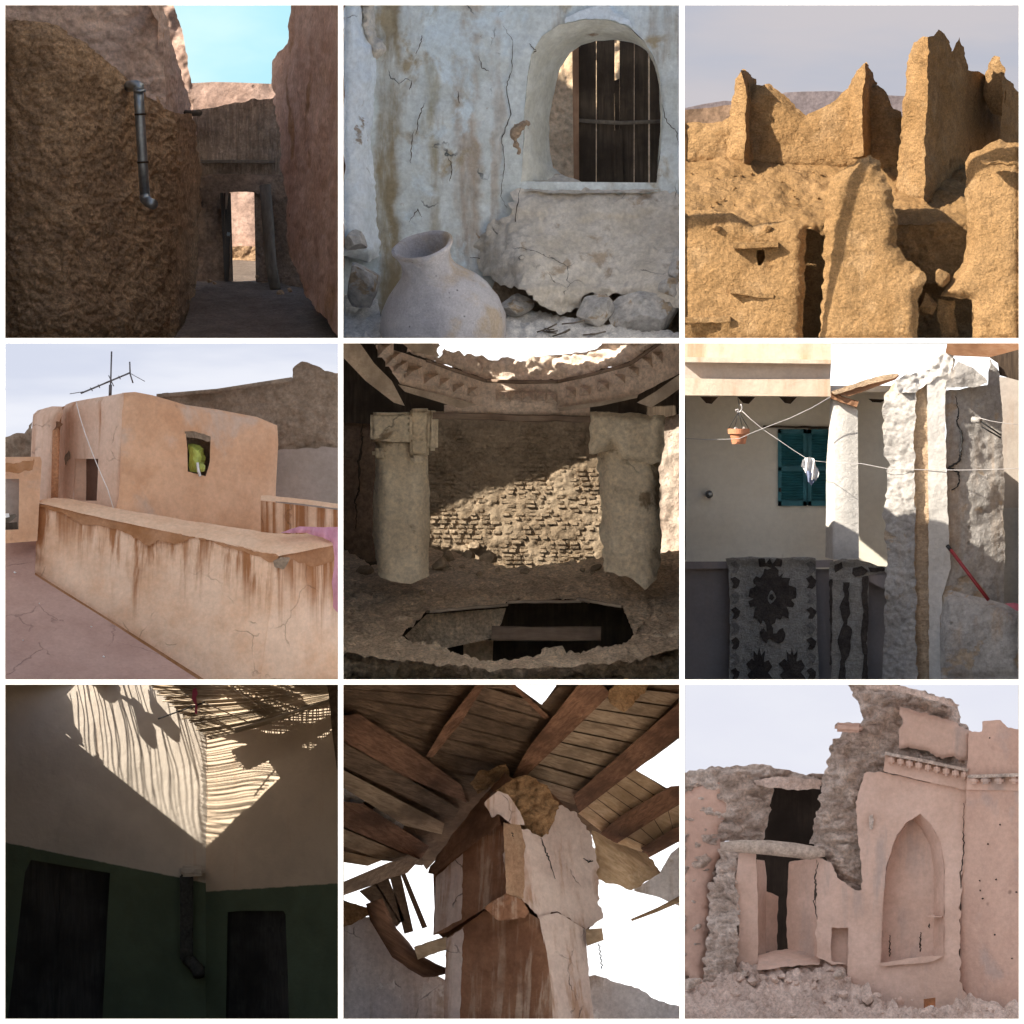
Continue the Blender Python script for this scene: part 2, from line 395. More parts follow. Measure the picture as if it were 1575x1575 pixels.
def roof_with_hole(name, x0, x1, y0, y1, z, hole, mat, thick=.05, extra=()):
    """a flat roof sheet in the xy plane with an opening"""
    step = .055; nx, ny = int((x1-x0)/step), int((y1-y0)/step)
    gx = np.linspace(x0, x1, nx+1); gy = np.linspace(y0, y1, ny+1)
    cx, cy = np.meshgrid((gx[:-1]+gx[1:])/2, (gy[:-1]+gy[1:])/2); c = np.stack([cx.ravel(), cy.ravel()], 1)
    keep = np.ones(len(c), bool)
    for h in hole: keep &= ~inside(c, h)
    for h in extra: keep |= inside(c, h)
    ii = np.nonzero(keep)[0]; jx, jy = ii % nx, ii//nx; vid = lambda a, b: b*(nx+1)+a
    Q = np.stack([vid(jx, jy), vid(jx, jy+1), vid(jx+1, jy+1), vid(jx+1, jy)], 1); used, inv = np.unique(Q, return_inverse=True); Q = inv.reshape(-1, 4)
    UV = np.stack([gx[used % (nx+1)], gy[used//(nx+1)]], 1)
    E = np.concatenate([Q[:, [0, 1]], Q[:, [1, 2]], Q[:, [2, 3]], Q[:, [3, 0]]]); _, first, cnt = np.unique(np.sort(E, 1), axis=0, return_index=True, return_counts=True)
    BE = E[first[cnt == 1]]; bv = np.unique(BE)
    for h in list(hole)+list(extra):
        q, dd = nearest(UV[bv], h); m = dd < step*1.2; t = UV[bv]; t[m] = q[m]; UV[bv] = t
    n = len(UV); V = np.concatenate([np.c_[UV, np.full(n, z)], np.c_[UV, np.full(n, z+thick)]])
    F = [tuple(q) for q in Q]+[tuple(n+k for k in q[::-1]) for q in Q]+[(a, b, n+b, n+a) for a, b in BE]
    me = bpy.data.meshes.new(name); me.from_pydata(V.tolist(), [], [tuple(int(k) for k in q) for q in F]); me.update()
    return link(name, me, mat)

C1 = Cell(0, 0, 38); C2 = Cell(522, 0, 38); C3 = Cell(1047, 0, 25.6)
C4 = Cell(0, 522, 13.9); C5 = Cell(522, 522, 16.6); C6 = Cell(1047, 522, 15.0)
C7 = Cell(0, 1047, 3.3); C8 = Cell(522, 1047, 3.6); C9 = Cell(1047, 1047, 3.8)

# ================================================================ materials
mud('frame_white', (.82, .82, .81), (.85, .85, .84), bump=.05, grain=.03)
mud('partition', (.55, .52, .48), (.6, .57, .52), bump=.1, grain=.1)
mud('partition_dark', (.10, .075, .055), (.13, .10, .07), bump=.1, grain=.1)
mud('ground', (.26, .19, .13), (.32, .24, .17), scale=.2)
skymat('sky_blue', (.50, .86, .98), (.66, .95, 1.0), .47)
skymat('sky_dusty', (.50, .52, .60), (.60, .57, .60), .46, scale=.3, stretch=(.6, 1, 2.5))
skymat('sky_cloud', (.66, .70, .83), (.83, .85, .93), .47, scale=.45, stretch=(.5, .5, 2.6))
skymat('sky_pale', (.80, .81, .91), (.84, .85, .93), .45)
skymat('sky_white', (.95, .97, 1.0), (1, 1, 1), .9)

# ================================================================ the setting
g = struct(link('ground', mesh('ground', [(-400, -400, -.07), (400, -400, -.07), (400, 400, -.07), (-400, 400, -.07)], [(0, 1, 2, 3)]), 'ground'))
def px(p): return (p-787.5)/100
def zz(p): return (1575-p)/100
POSTS = [(-14, 8), (520, 528), (1045, 1053), (1567, 1589)]
def frame(y, ztop, rails, zp, label):
    t = thing('display_frame', label, 'frame', (0, y, zp[0]), 'white frames around the scenes')
    for a, b in POSTS: boxw('post', (px(a), y, zp[0]), (px(b), y+.12, zp[1]), 'frame_white', t)
    for (a, b) in rails: boxw('rail', (px(-14), y+.003, zz(b)), (px(1589), y+.117, zz(a)), 'frame_white', t)
frame(0.0, 0, [(1567, 1589), (1045, 1053)], (zz(1567), zz(1053)), 'white frame round the bottom row of three scenes')
frame(10.0, 0, [(520, 528)], (zz(1045)+.0, zz(528)), 'white frame round the middle row of three scenes')
frame(25.0, 0, [(-14, 8)], (zz(520), zz(8)), 'white frame round the top row of three scenes')
PART = [0]
def wall(x, y0, y1, z0, z1, mat='partition', name='partition_wall', t=.05):
    return struct(boxw(name, (x-t/2, y0, z0), (x+t/2, y1, z1), mat))
def sheet(name, x0, x1, y0, y1, z, mat, t=.05):
    return struct(boxw(name, (x0, y0, z), (x1, y1, z+t), mat))
def sky_back(x0, x1, y, z0, z1, mat):
    o = link('sky', mesh('sky', [(x0, y, z0), (x1, y, z0), (x1, y, z1), (x0, y, z1)], [(0, 1, 2, 3)]), mat); return struct(o)
def sky_vault(x0, x1, y0, y1, z0, z1, mat):
    """overcast sky curving over a scene: back, top and both sides"""
    n = 6; r = .6; prof = [(y1, z0)]
    prof += [(y1-r+r*math.cos(a), z1-r+r*math.sin(a)) for a in [math.pi/2*k/n for k in range(n+1)]] + [(y0, z1)]
    V = [(x0, y, z) for y, z in prof]+[(x1, y, z) for y, z in prof]; m = len(prof)
    F = [(i, m+i, m+i+1, i+1) for i in range(m-1)]
    k = len(V); V += [(x0, y0, z0), (x1, y0, z0)]; F += [tuple([k]+list(range(m))), tuple([k+1]+list(range(2*m-1, m-1, -1)))]
    return struct(link('sky', mesh('sky', V, F), mat))
# row floors, unseen: white ones bounce light into the bays, dark ones cut it
for c_, (a, b) in enumerate(((2, 523), (525, 1048), (1050, 1573))):
    sheet('floor', px(a), px(b), .12, 9.9, .0, ('partition_dark', 'frame_white', 'partition')[c_], .04)
    sheet('floor', px(a), px(b), 10.12, 24.9, 5.24, ('partition', 'frame_white', 'partition_dark')[c_], .04)
    sheet('floor', px(a), px(b), 25.12, 52, 10.49, ('partition_dark', 'frame_white', 'partition')[c_], .04)
# bottom row: unseen partitions that block the sun, the white one bounces it
wall(px(4), .13, 9.8, .05, 5.22, 'partition_dark'); wall(px(524), .13, 9.8, .05, 5.22, 'partition_dark')
wall(px(1049), .13, 9.8, .05, 5.22, 'frame_white'); wall(px(1571), .13, 9.8, .05, 5.22)
struct(boxw('partition_wall', (px(8), 9.76, .05), (px(522), 9.8, 5.2), 'partition_dark'))
# middle row: unseen partitions that block the sun, white ones added to bounce it
wall(px(4), 10.13, 24.8, 5.3, 10.46); wall(px(524), 10.13, 18.9, 5.3, 10.46, 'frame_white'); wall(px(1046.2), 10.2, 14.4, 5.3, 9.3, 'frame_white', t=.01)
wall(px(1571), 10.13, 20, 5.3, 10.46, 'partition_dark')
x = px(1049)
prof = [(10.13, 5.3), (24.8, 5.3), (24.8, 10.46), (16.6, 10.46), (16.5, 9.35), (15.2, 9.45), (14.3, 9.9), (14.1, 10.46), (10.13, 10.46)]  # top edge cut to shape sun and shadow on the gallery pillars
struct(link('partition_wall', mesh('partition_wall', [(x-.02, a, b) for a, b in prof]+[(x+.02, a, b) for a, b in prof],
    [tuple(range(9)), tuple(range(17, 8, -1))]+[(i, 9+i, 9+(i+1) % 9, (i+1) % 9) for i in range(9)]), 'partition_dark'))
# top row: tall unseen walls added to keep the alley and the room in shade
struct(boxw('partition_wall', (px(520.5), 33.6, 10.55), (px(527.5), 43, 21.0), 'partition'))
struct(boxw('partition_wall', (px(520.5), 26.0, 10.55), (px(527.5), 33.55, 14.6), 'partition_dark'))
struct(boxw('partition_wall', (px(1046), 33.8, 10.55), (px(1052), 41, 15.6), 'frame_white'))  # white panel added to bounce sun into the jar room
struct(boxw('alley_shade_screen', (px(-25), 31.0, 10.55), (px(3), 43.0, 21.5), 'partition'))  # unseen screen added left of the alley to block the sun

# ================================================================ scene 1: shaded alley with a doorway
mud('alley_mud', (.46, .295, .175), (.58, .38, .225), scale=1.2, bump=1.0, bscale=10, grain=.5, spots=.8, bdist=.1)
mud('alley_tower', (.60, .43, .34), (.70, .52, .42), scale=1.0, bump=.8, bscale=7, grain=.3, patches=[((.58, .32, .15), .60, .63, .9)])
mud('alley_right', (.52, .31, .22), (.62, .40, .30), scale=.9, bump=.5, bscale=7, grain=.25, spots=.9, patches=[((.40, .22, .12), .58, .66, .7)])
mud('alley_thatch', (.46, .34, .25), (.54, .41, .31), bump=.5, bscale=12, fibre=1.2)
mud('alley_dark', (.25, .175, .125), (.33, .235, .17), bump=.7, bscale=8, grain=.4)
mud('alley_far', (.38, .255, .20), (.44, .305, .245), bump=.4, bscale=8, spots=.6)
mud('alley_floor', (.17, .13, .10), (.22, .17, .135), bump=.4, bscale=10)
wood('old_wood', (.06, .042, .03), (.12, .085, .06))
wood('grey_wood', (.16, .13, .10), (.26, .21, .16))
plain('zinc', (.33, .36, .38), .35, .2, .8)
C = C1
sky_back(C.x(500), C.x(1575), 50, 13.0, 15.9, 'sky_blue')
def dl(u, v):
    u = np.asarray(u, float); return np.where(u < 300, .0+(300-u)*.0008, (u-300)*.0052) + np.exp(-((u-300)/70)**2)*.12
o = slab(C, 'eroded_wall', [(0, 95), (100, 92), (200, 98), (260, 115), (330, 165), (420, 225), (500, 300), (560, 350), (600, 385), (700, 455), (760, 500), (800, 560), (805, 700), (800, 1000), (790, 1300), (800, 1450), (780, 1575), (0, 1575)], dl, 'alley_mud', amp=.20, freq=1.3, octv=6, ridge=.25, step=7, rnd=.2, rr=40, jag=7, lump=(.09, 8))
tag(o, 'rough eroded ochre mud wall with rounded top on the left of the alley', 'wall')
t = thing('mud_tower', 'pinkish mud tower rising behind the eroded alley wall', 'tower', C.P(400, 700, 3.3))
slab(C, 'front_face', [(0, 0), (725, 0), (742, 100), (750, 250), (760, 400), (772, 700), (0, 700)], plane((0, 0, 2.6), (760, 0, 3.2), (0, 700, 2.5)), 'alley_tower', t, amp=.05, freq=2.2, octv=5, step=8, thick=.6, lump=(.09, 3.5))
slab(C, 'side_face', [(660, 0), (742, 0), (756, 60), (785, 180), (830, 330), (868, 460), (885, 510), (900, 620), (740, 620), (740, 400), (730, 250), (715, 100)], plane((725, 0, 3.2), (890, 400, 6.2), (760, 500, 3.6)), 'alley_tower', t, amp=.06, freq=2, octv=5, step=7, thick=.6, jag=4, lump=(.04, 5))
o = slab(C, 'alley_side_wall', [(765, 500), (800, 520), (885, 520), (912, 700), (922, 900), (908, 1150), (900, 1300), (850, 1500), (830, 1575), (730, 1575), (740, 900), (740, 520)], lambda u, v: np.maximum(plane((790, 600, 2.4), (915, 800, 6.0), (790, 1400, 2.2))(u, v), dl(u, v)+.16), 'alley_mud', amp=.08, freq=2.5, octv=5, step=7, rnd=.05, jag=4, lump=(.05, 6))
tag(o, 'smooth brown wall under the tower leading to the doorway', 'wall')
o = slab(C, 'lit_edge_slab', [(690, 0), (790, 0), (812, 70), (838, 150), (862, 290), (890, 420), (887, 505), (780, 505), (700, 250)], 7.6, 'alley_far', amp=.12, freq=3, step=7, jag=5, thick=.4); tag(o, 'slab added behind the tower to carry its bright sunlit edge', 'buttress')  # extra slab set back where the sun reaches, for the tower's lit edge
t = thing('drain_pipe', 'grey metal drain pipe with an elbow on the eroded alley wall', 'pipe', C.P(680, 930, .9))
tube('pipe', [C.P(634, 400, 1.0), C.P(640, 500, 1.0), C.P(655, 750, 1.02), C.P(665, 905, 1.05)], .078, 'zinc', t, 14)
tube('elbow', [C.P(588, 396, 1.5), C.P(610, 394, 1.2), C.P(628, 393, 1.02), C.P(640, 400, .99), C.P(641, 416, .99)], .085, 'zinc', t, 14)
tube('outlet', [C.P(662, 895, 1.04), C.P(667, 915, 1.02), C.P(680, 928, .95), C.P(704, 938, .8)], .082, 'zinc', t, 14)
tube('collar', [C.P(641, 412, .99), C.P(642, 424, .99)], .094, 'zinc', t, 14)
for v_ in (520, 740): tube('bracket', [C.P(638+(v_-420)*.055, v_, 1.0), C.P(638.5+(v_-420)*.055, v_+9, 1.0)], .09, 'old_wood', t, 12)
o = tube('roof_log', [C.P(815, 515, 5.6), C.P(870, 520, 5.1), C.P(915, 518, 4.8)], .05, 'grey_wood', None, 9, amp=.1); tag(o, 'short log poking out of the tower corner above the alley', 'log')
t = thing('thatched_wall', 'straw-faced mud wall closing the alley above the doorway', 'wall', C.P(1100, 1300, 6.6))
slab(C, 'wall_face', [(885, 505), (930, 498), (1000, 490), (1060, 474), (1110, 470), (1150, 455), (1240, 452), (1310, 425), (1345, 640), (1345, 850), (890, 850)], 6.6, 'alley_thatch', t, amp=.05, freq=4, step=8, jag=5, jf=.05)
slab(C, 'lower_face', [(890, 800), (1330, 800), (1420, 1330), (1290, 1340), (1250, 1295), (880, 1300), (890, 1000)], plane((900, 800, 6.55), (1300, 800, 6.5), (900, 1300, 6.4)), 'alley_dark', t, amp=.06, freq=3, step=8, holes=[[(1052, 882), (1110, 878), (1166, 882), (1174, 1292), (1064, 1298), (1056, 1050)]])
beam('lintel_plank', C.P(925, 742, 6.5), C.P(1262, 742, 6.5), .12, .05, 'grey_wood', t)
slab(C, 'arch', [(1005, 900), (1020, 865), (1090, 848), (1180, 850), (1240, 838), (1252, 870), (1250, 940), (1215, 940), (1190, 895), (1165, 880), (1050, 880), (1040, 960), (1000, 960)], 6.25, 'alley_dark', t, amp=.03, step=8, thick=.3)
t = thing('plank_door', 'dark plank door standing open in the alley doorway', 'door', C.P(1035, 1290, 6.2))
for k in range(3): poly(C, 'plank', [(1010+k*17, 885), (1025+k*17, 885), (1034+k*14+8, 1290), (1030+k*11, 1292)], plane((1010, 900, 6.0), (1060, 900, 6.5), (1010, 1290, 6.0)), 'old_wood', t, .04)
beam('latch', C.P(1040, 1072, 5.98), C.P(1056, 1076, 5.98), .03, .05, 'zinc', t)
o = tube('door_post', [C.P(1215, 850, 6.1), C.P(1228, 1000, 6.0), C.P(1245, 1200, 5.9), C.P(1265, 1330, 5.75)], .09, 'grey_wood', None, 9, amp=.12); tag(o, 'crooked wooden post beside the alley doorway', 'post')
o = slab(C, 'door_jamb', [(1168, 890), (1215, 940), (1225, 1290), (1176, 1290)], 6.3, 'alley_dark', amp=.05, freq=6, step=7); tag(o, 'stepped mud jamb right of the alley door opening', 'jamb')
o = slab(C, 'distant_wall', [(870, 382), (980, 376), (1080, 378), (1180, 382), (1290, 386), (1300, 1320), (870, 1320)], 10.5, 'alley_far', amp=.06, freq=2, step=10); tag(o, 'sunlit pink wall beyond the alley doorway', 'wall')
o = slab(C, 'wall_footing', [(1040, 1135), (1100, 1128), (1190, 1132), (1190, 1205), (1040, 1205)], 10.2, 'alley_mud', amp=.1, freq=4, step=6); tag(o, 'worn brown footing of the far pink wall', 'footing')
struct(slab(C, 'path', [(1020, 1195), (1200, 1195), (1200, 1310), (1020, 1310)], plane((1020, 1195, 10.2), (1200, 1195, 10.2), (1020, 1310, 6.7)), 'alley_floor', amp=.03, step=8))
def dr(u, v): return (1550-np.asarray(u, float))*.0215+(np.asarray(v, float)-700)*-.0006
o = slab(C, 'alley_right_wall', [(1342, 0), (1575, 0), (1575, 1560), (1540, 1530), (1400, 1350), (1335, 1180), (1312, 900), (1285, 700), (1272, 560), (1262, 430), (1258, 300), (1280, 240), (1310, 180), (1325, 100)], dr, 'alley_right', amp=.06, freq=1.4, octv=5, step=8, jag=5, lump=(.05, 2.5))
tag(o, 'high pinkish plaster wall on the right of the alley', 'wall')
struct(slab(C, 'alley_path', [(895, 1290), (1260, 1292), (1420, 1330), (1560, 1500), (1575, 1575), (780, 1575), (850, 1480)], plane((900, 1290, 6.4), (1250, 1290, 6.4), (900, 1575, 1.2)), 'alley_floor', amp=.05, freq=2, step=10))
for k, (u, v, s) in enumerate([(1285, 1345, 46), (1330, 1330, 34), (1275, 1375, 30), (1180, 1270, 26), (960, 1290, 30), (985, 1300, 22)]):
    tag(rock(C, 'stone', u, v, 5.3, s, s*.7, 'alley_mud'), 'loose stone on the path near the alley doorway', 'stone', 'stones by the alley door')

# ================================================================ scene 2: whitewashed room with window and jar
mud('room_wall', (.66, .69, .66), (.76, .80, .79), scale=1.0, bump=.45, bscale=6, grain=.16, streak=((.30, .20, .10), .9, 1.5, .2), cracks=1.0, bands=[(C2.x(225), .28, (.30, .22, .11), .9), (C2.x(420), .16, (.36, .30, .16), .8), (C2.x(590), .25, (.40, .28, .18), .75), (C2.x(720), .12, (.42, .30, .2), .6)], patches=[((.44, .36, .24), .57, .68, .9), ((.74, .82, .85), .54, .64, .8), ((.34, .24, .16), .66, .70, 1.7)])
mud('room_white', (.74, .80, .84), (.82, .86, .89), scale=1.4, bump=.6, bscale=6, grain=.15, cracks=.9, patches=[((.36, .30, .24), .62, .66, 1.3)])
mud('room_reveal', (.78, .76, .68), (.68, .65, .55), scale=2, bump=.3, bscale=5, grain=.15, patches=[((.38, .27, .18), .62, .7, 1.2)])
mud('room_mud', (.62, .55, .46), (.73, .66, .57), scale=1.6, bump=.8, bscale=7, grain=.2, cracks=.9, patches=[((.50, .40, .30), .58, .66, 1.6)])
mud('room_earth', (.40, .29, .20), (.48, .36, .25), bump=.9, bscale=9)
mud('room_stone', (.42, .40, .38), (.54, .50, .45), scale=2.2, bump=.6, bscale=5, patches=[((.42, .32, .22), .58, .64, 2.2)])
mud('room_floor', (.66, .62, .57), (.76, .72, .66), bump=.7, bscale=10, grain=.3)
mud('jar_clay', (.50, .475, .49), (.58, .55, .555), scale=1.2, bump=.5, bscale=14, grain=.16, spots=.8, patches=[((.52, .42, .32), .52, .66, .8)])
mud('outer_wall', (.62, .44, .28), (.7, .52, .34), scale=2, bump=.8, bscale=6)
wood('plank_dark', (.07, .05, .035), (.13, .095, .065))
wood('frame_wood', (.36, .20, .12), (.44, .27, .17))
C = C2
ARCH_O = [(838, 832), (845, 640), (850, 500), (862, 350), (880, 250), (930, 165), (1010, 112), (1130, 88), (1250, 96), (1340, 132), (1400, 190), (1442, 262), (1470, 350), (1480, 500), (1473, 700), (1455, 838)]
ARCH_I = [(1050, 822), (978, 770), (962, 620), (968, 540), (988, 400), (1012, 310), (1060, 242), (1112, 206), (1180, 186), (1260, 183), (1340, 196), (1400, 226), (1440, 280), (1466, 360), (1476, 500), (1455, 842)]
t = thing('window_wall', 'stained whitewashed room wall with an arched window opening', 'wall', C.P(800, 1200, 1.6))
slab(C, 'wall_face', [(0, 0), (1575, 0), (1575, 1586), (0, 1586)], 1.6, 'room_wall', t, amp=.08, freq=1.3, octv=5, step=8, holes=[ARCH_O], thick=.15, lump=(.03, 2.2))
# window reveal: from the outer arch to the inner arch deeper in the wall
n = len(ARCH_O); V = []; F = []; rings = 6
def dens(p, k):
    out = []
    for i in range(len(p)-1):
        for j in range(k): out.append((p[i][0]+(p[i+1][0]-p[i][0])*j/k, p[i][1]+(p[i+1][1]-p[i][1])*j/k))
    return out+[p[-1]]
AO, AI = dens(ARCH_O, 6), dens(ARCH_I, 6); m = len(AO)
for r_ in range(rings+1):
    s = r_/rings; e = s**1.25
    for a, b in zip(AO, AI): V.append(C.P(a[0]+(b[0]-a[0])*s, a[1]+(b[1]-a[1])*s, 1.58+.95*e))
V = np.array(V); V += (fbm(V, 3, 3, 5)*.035)[:, None]*np.array([1, 0, .6])
F = [(r_*m+i, r_*m+i+1, (r_+1)*m+i+1, (r_+1)*m+i) for r_ in range(rings) for i in range(m-1)]
link('window_reveal', mesh('window_reveal', V, F, True), 'room_reveal', t)
slab(C, 'lintel_edge', [(1040, 80), (1130, 40), (1230, 20), (1260, 60), (1330, 90), (1345, 125), (1250, 92), (1130, 84), (1030, 108)], 1.5, 'room_white', t, amp=.03, step=7, thick=.1, jag=6)
slab(C, 'broken_plaster', [(775, 560), (860, 545), (878, 570), (840, 640), (850, 690), (830, 720), (800, 730), (785, 680), (770, 620)], 1.5, 'room_earth', t, amp=.05, freq=5, step=5, thick=.2, jag=14, jf=.05, rnd=.2, rr=18, lump=(.1, 6))
slab(C, 'sill', [(800, 850), (860, 825), (980, 790), (1045, 815), (1110, 838), (1240, 842), (1380, 848), (1455, 838), (1470, 872), (1400, 885), (1000, 885), (830, 880)], plane((800, 890, 1.4), (1480, 890, 1.4), (1000, 790, 2.4)), 'room_mud', t, amp=.03, freq=3, step=7, thick=.1, lump=(.03, 4))
o = slab(C, 'pilaster', [(0, 0), (95, 0), (100, 120), (165, 200), (160, 500), (150, 700), (175, 1000), (190, 1180), (130, 1200), (0, 1170)], plane((0, 0, .7), (160, 0, 1.1), (0, 1000, .7)), 'room_white', amp=.12, freq=2.2, octv=5, step=8, rnd=.3, rr=30, jag=5); tag(o, 'flaking bluish white pilaster at the left edge of the jar room', 'pilaster')
o = slab(C, 'crumbled_strip', [(85, 0), (160, 0), (170, 150), (215, 230), (165, 290), (110, 200), (85, 130)], 1.15, 'room_mud', amp=.08, freq=4, step=6, jag=14, lump=(.14, 5), rnd=.3, rr=20); tag(o, 'crumbled strip of bare mud beside the white pilaster', 'mud')
def db(u, v):
    u = np.asarray(u, float); v = np.asarray(v, float)
    b = 1.35-1.0*np.clip((v-1000)/320, 0, 1)**1.3+.25*np.sin(u/150)*np.clip((v-1000)/300, 0, 1)
    s = np.clip((u-600)/280, 0, 1); s = s*s*(3-2*s); k = np.clip((v-850)/110, 0, 1); s = s*k*k*(3-2*k)
    return 1.63+(b-1.63)*s
o = slab(C, 'mud_bench', [(800, 880), (900, 868), (1000, 872), (1200, 880), (1400, 876), (1480, 860), (1575, 905), (1575, 1420), (1520, 1390), (1400, 1350), (1250, 1350), (1120, 1350), (1100, 1410), (1030, 1440), (960, 1425), (900, 1370), (840, 1320), (760, 1310), (690, 1270), (640, 1200), (600, 1150), (650, 1090), (720, 1020), (780, 990)], db, 'room_mud', amp=.2, freq=1.0, octv=6, ridge=.15, step=7, thick=.7, jag=16, jf=.05, lump=(.07, 4)); tag(o, 'lumpy grey mud mass below the arched window', 'wall')
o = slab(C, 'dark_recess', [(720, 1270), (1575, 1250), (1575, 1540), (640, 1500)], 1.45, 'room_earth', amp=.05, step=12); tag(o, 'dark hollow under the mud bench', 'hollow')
for u, v, d, su, sv, lab in [(110, 1320, .55, 210, 260, 'large pale stone left of the jar'), (75, 1105, .7, 140, 110, 'rounded stone at the foot of the white pilaster'), (1170, 1430, .35, 190, 200, 'bluish angular stone under the mud bench'), (1385, 1450, .25, 420, 230, 'biggest grey boulder at the lower right of the jar room'), (1560, 1230, .35, 120, 230, 'tall pale stone at the right edge of the jar room'), (800, 1400, .75, 240, 120, 'brown stone in the dark hollow'), (1520, 1330, .2, 120, 130, 'pale stone above the biggest boulder')]:
    tag(rock(C, 'stone', u, v, d, su, sv, 'room_stone'), lab, 'stone')
struct(slab(C, 'room_ground', [(0, 1180), (160, 1300), (190, 1450), (740, 1440), (900, 1430), (1100, 1470), (1250, 1500), (1575, 1520), (1575, 1575), (0, 1575)], plane((0, 1400, 1.2), (1500, 1400, 1.2), (0, 1575, -.6)), 'room_floor', amp=.07, freq=4, octv=5, step=6, lump=(.09, 6)))
ww = bpy.data.objects['window_wall']
for k_, pts in enumerate([[(755, 120), (795, 190), (790, 320), (765, 400), (785, 520), (745, 640), (758, 760), (740, 900), (770, 960)], [(640, 260), (655, 310), (690, 330)], [(388, 470), (365, 540), (350, 630)], [(340, 600), (330, 680), (325, 760)], [(545, 420), (552, 480)], [(500, 720), (520, 780), (505, 840)], [(320, 1020), (360, 960), (380, 1000)], [(1480, 480), (1500, 560), (1545, 600), (1560, 680)], [(870, 200), (900, 230), (890, 250)], [(830, 860), (815, 960), (800, 1080), (790, 1130)], [(600, 1180), (660, 1190), (720, 1170)], [(380, 160), (375, 190), (350, 260)], [(330, 370), (320, 420)]]):
    crack(C, pts, dfun(1.55) if k_ != 9 else dfun(1.28), .008, 'plank_dark', ww, k_+3)
# beyond the window
t = thing('plank_shutter', 'dark plank shutter with light gaps behind the arched window', 'shutter', C.P(1290, 850, 3.0))
for k, (a, b) in enumerate([(1098, 1178), (1180, 1262), (1285, 1352), (1354, 1416), (1424, 1500)]):
    poly(C, 'plank', [(a, 120), (b, 120), (b-2+(k % 2)*3, 860), (a+(k % 3), 860)], 3.0+.02*(k % 2), 'plank_dark', t, .05)
poly(C, 'plank', [(1262, 370), (1285, 360), (1286, 600), (1264, 600)], 3.06, 'plank_dark', t, .03)
poly(C, 'batten', [(1255, 600), (1300, 590), (1302, 860), (1262, 860)], 2.93, 'plank_dark', t, .05)
tube('crossbar', [C.P(1095, 553, 2.9), C.P(1290, 564, 2.88), C.P(1490, 556, 2.9)], .03, 'grey_wood', t, 8, amp=.12)
o = poly(C, 'shutter_post', [(1068, 200), (1098, 200), (1100, 850), (1075, 850)], 2.85, 'frame_wood', None, .1); tag(o, 'reddish wooden post at the edge of the plank shutter', 'post')
o = slab(C, 'sunlit_outer_wall', [(940, 150), (1500, 150), (1500, 900), (940, 900)], 7.5, 'outer_wall', amp=.15, freq=3, step=9); tag(o, 'sunlit sandy wall glimpsed through the gap of the arched window', 'wall')
# jar
def jar():
    t = thing('clay_jar', 'big pale clay jar with a tilted open mouth', 'jar', C.P(470, 1575, .0))
    ax = Vector((-.23, -.42, .88)).normalized(); s = Vector((1, .0, .35)).normalized(); s = (s-ax*s.dot(ax)).normalized(); q = ax.cross(s)
    c0 = C.P(380, 1122, -.75)
    prof = [(0, .44), (-.015, .475), (-.06, .475), (-.12, .43), (-.24, .385), (-.38, .385), (-.5, .43), (-.62, .55), (-.8, .72), (-1.0, .86), (-1.25, .955), (-1.5, .97), (-1.8, .9), (-2.1, .7), (-2.3, .4)]
    prof = prof
    inner = [(-.0, .44), (-.03, .405), (-.15, .38), (-.38, .33), (-.55, .38), (-.8, .6), (-1.2, .8), (-1.6, .8)]
    def lathe(pr, n=64):
        V = []; F = []
        for h, r in pr:
            for k in range(n):
                a = 2*math.pi*k/n; rr = r*(1+.02*math.sin(3*a+h*2)+.012*math.sin(7*a)); V.append(c0+ax*h+(s*math.cos(a)+q*math.sin(a))*rr)
        for i in range(len(pr)-1):
            for k in range(n): F.append((i*n+k, i*n+(k+1) % n, (i+1)*n+(k+1) % n, (i+1)*n+k))
        V = np.array(V); V += (fbm(V, 6, 3, 77)*.012)[:, None]; return V, F
    def fine(pr):
        out = []
        for i in range(len(pr)-1):
            for j in range(4): t_ = j/4; out.append((pr[i][0]*(1-t_)+pr[i+1][0]*t_, pr[i][1]*(1-t_)+pr[i+1][1]*t_))
        return out+[pr[-1]]
    for nm, pr in (('body', prof), ('inside', inner)):
        V, F = lathe(fine(pr)); link(nm, mesh(nm, V, F, True), 'jar_clay', t)
jar()
for k in range(9):
    u = random.uniform(780, 1250); v = 1500+random.uniform(-25, 45); a = random.uniform(-.5, .5); L = random.uniform(40, 110)
    o = tube('twig', [C.P(u, v, -.2), C.P(u+L*.5, v+L*.5*math.sin(a)+4, -.25), C.P(u+L, v+L*math.sin(a), -.25)], .012, 'grey_wood', None, 6); tag(o, 'dry twig lying on the dusty floor of the jar room', 'twig', 'twigs on the floor')

# ================================================================ scene 3: ruined mud-brick fortress in the sun
mud('ruin', (.255, .148, .062), (.315, .190, .086), scale=1.0, bump=1.0, bscale=15, grain=.38, spots=.5, straw=.35, bdist=.06, patches=[((.33, .205, .098), .56, .64, 1.4), ((.205, .115, .048), .62, .70, 2.2)])
mud('ruin_ground', (.235, .136, .056), (.29, .172, .076), scale=1.5, bump=.9, bscale=14, grain=.35)
mud('far_hill', (.20, .165, .17), (.23, .19, .19), scale=.5, bump=.2)  # mauve base colour carries the distance haze
mud('near_hill', (.24, .155, .10), (.28, .185, .12), scale=1, bump=.5)
C = C3
sky_back(C.x(-10), C.x(1590), 33.6, 13.0, 15.9, 'sky_dusty')
struct(slab(C, 'distant_hills', [(0, 500), (100, 478), (200, 462), (330, 470), (480, 424), (560, 420), (700, 418), (840, 430), (1000, 440), (1050, 440), (1050, 640), (0, 640)], 7.4, 'far_hill', amp=.03, step=14, thick=.2))
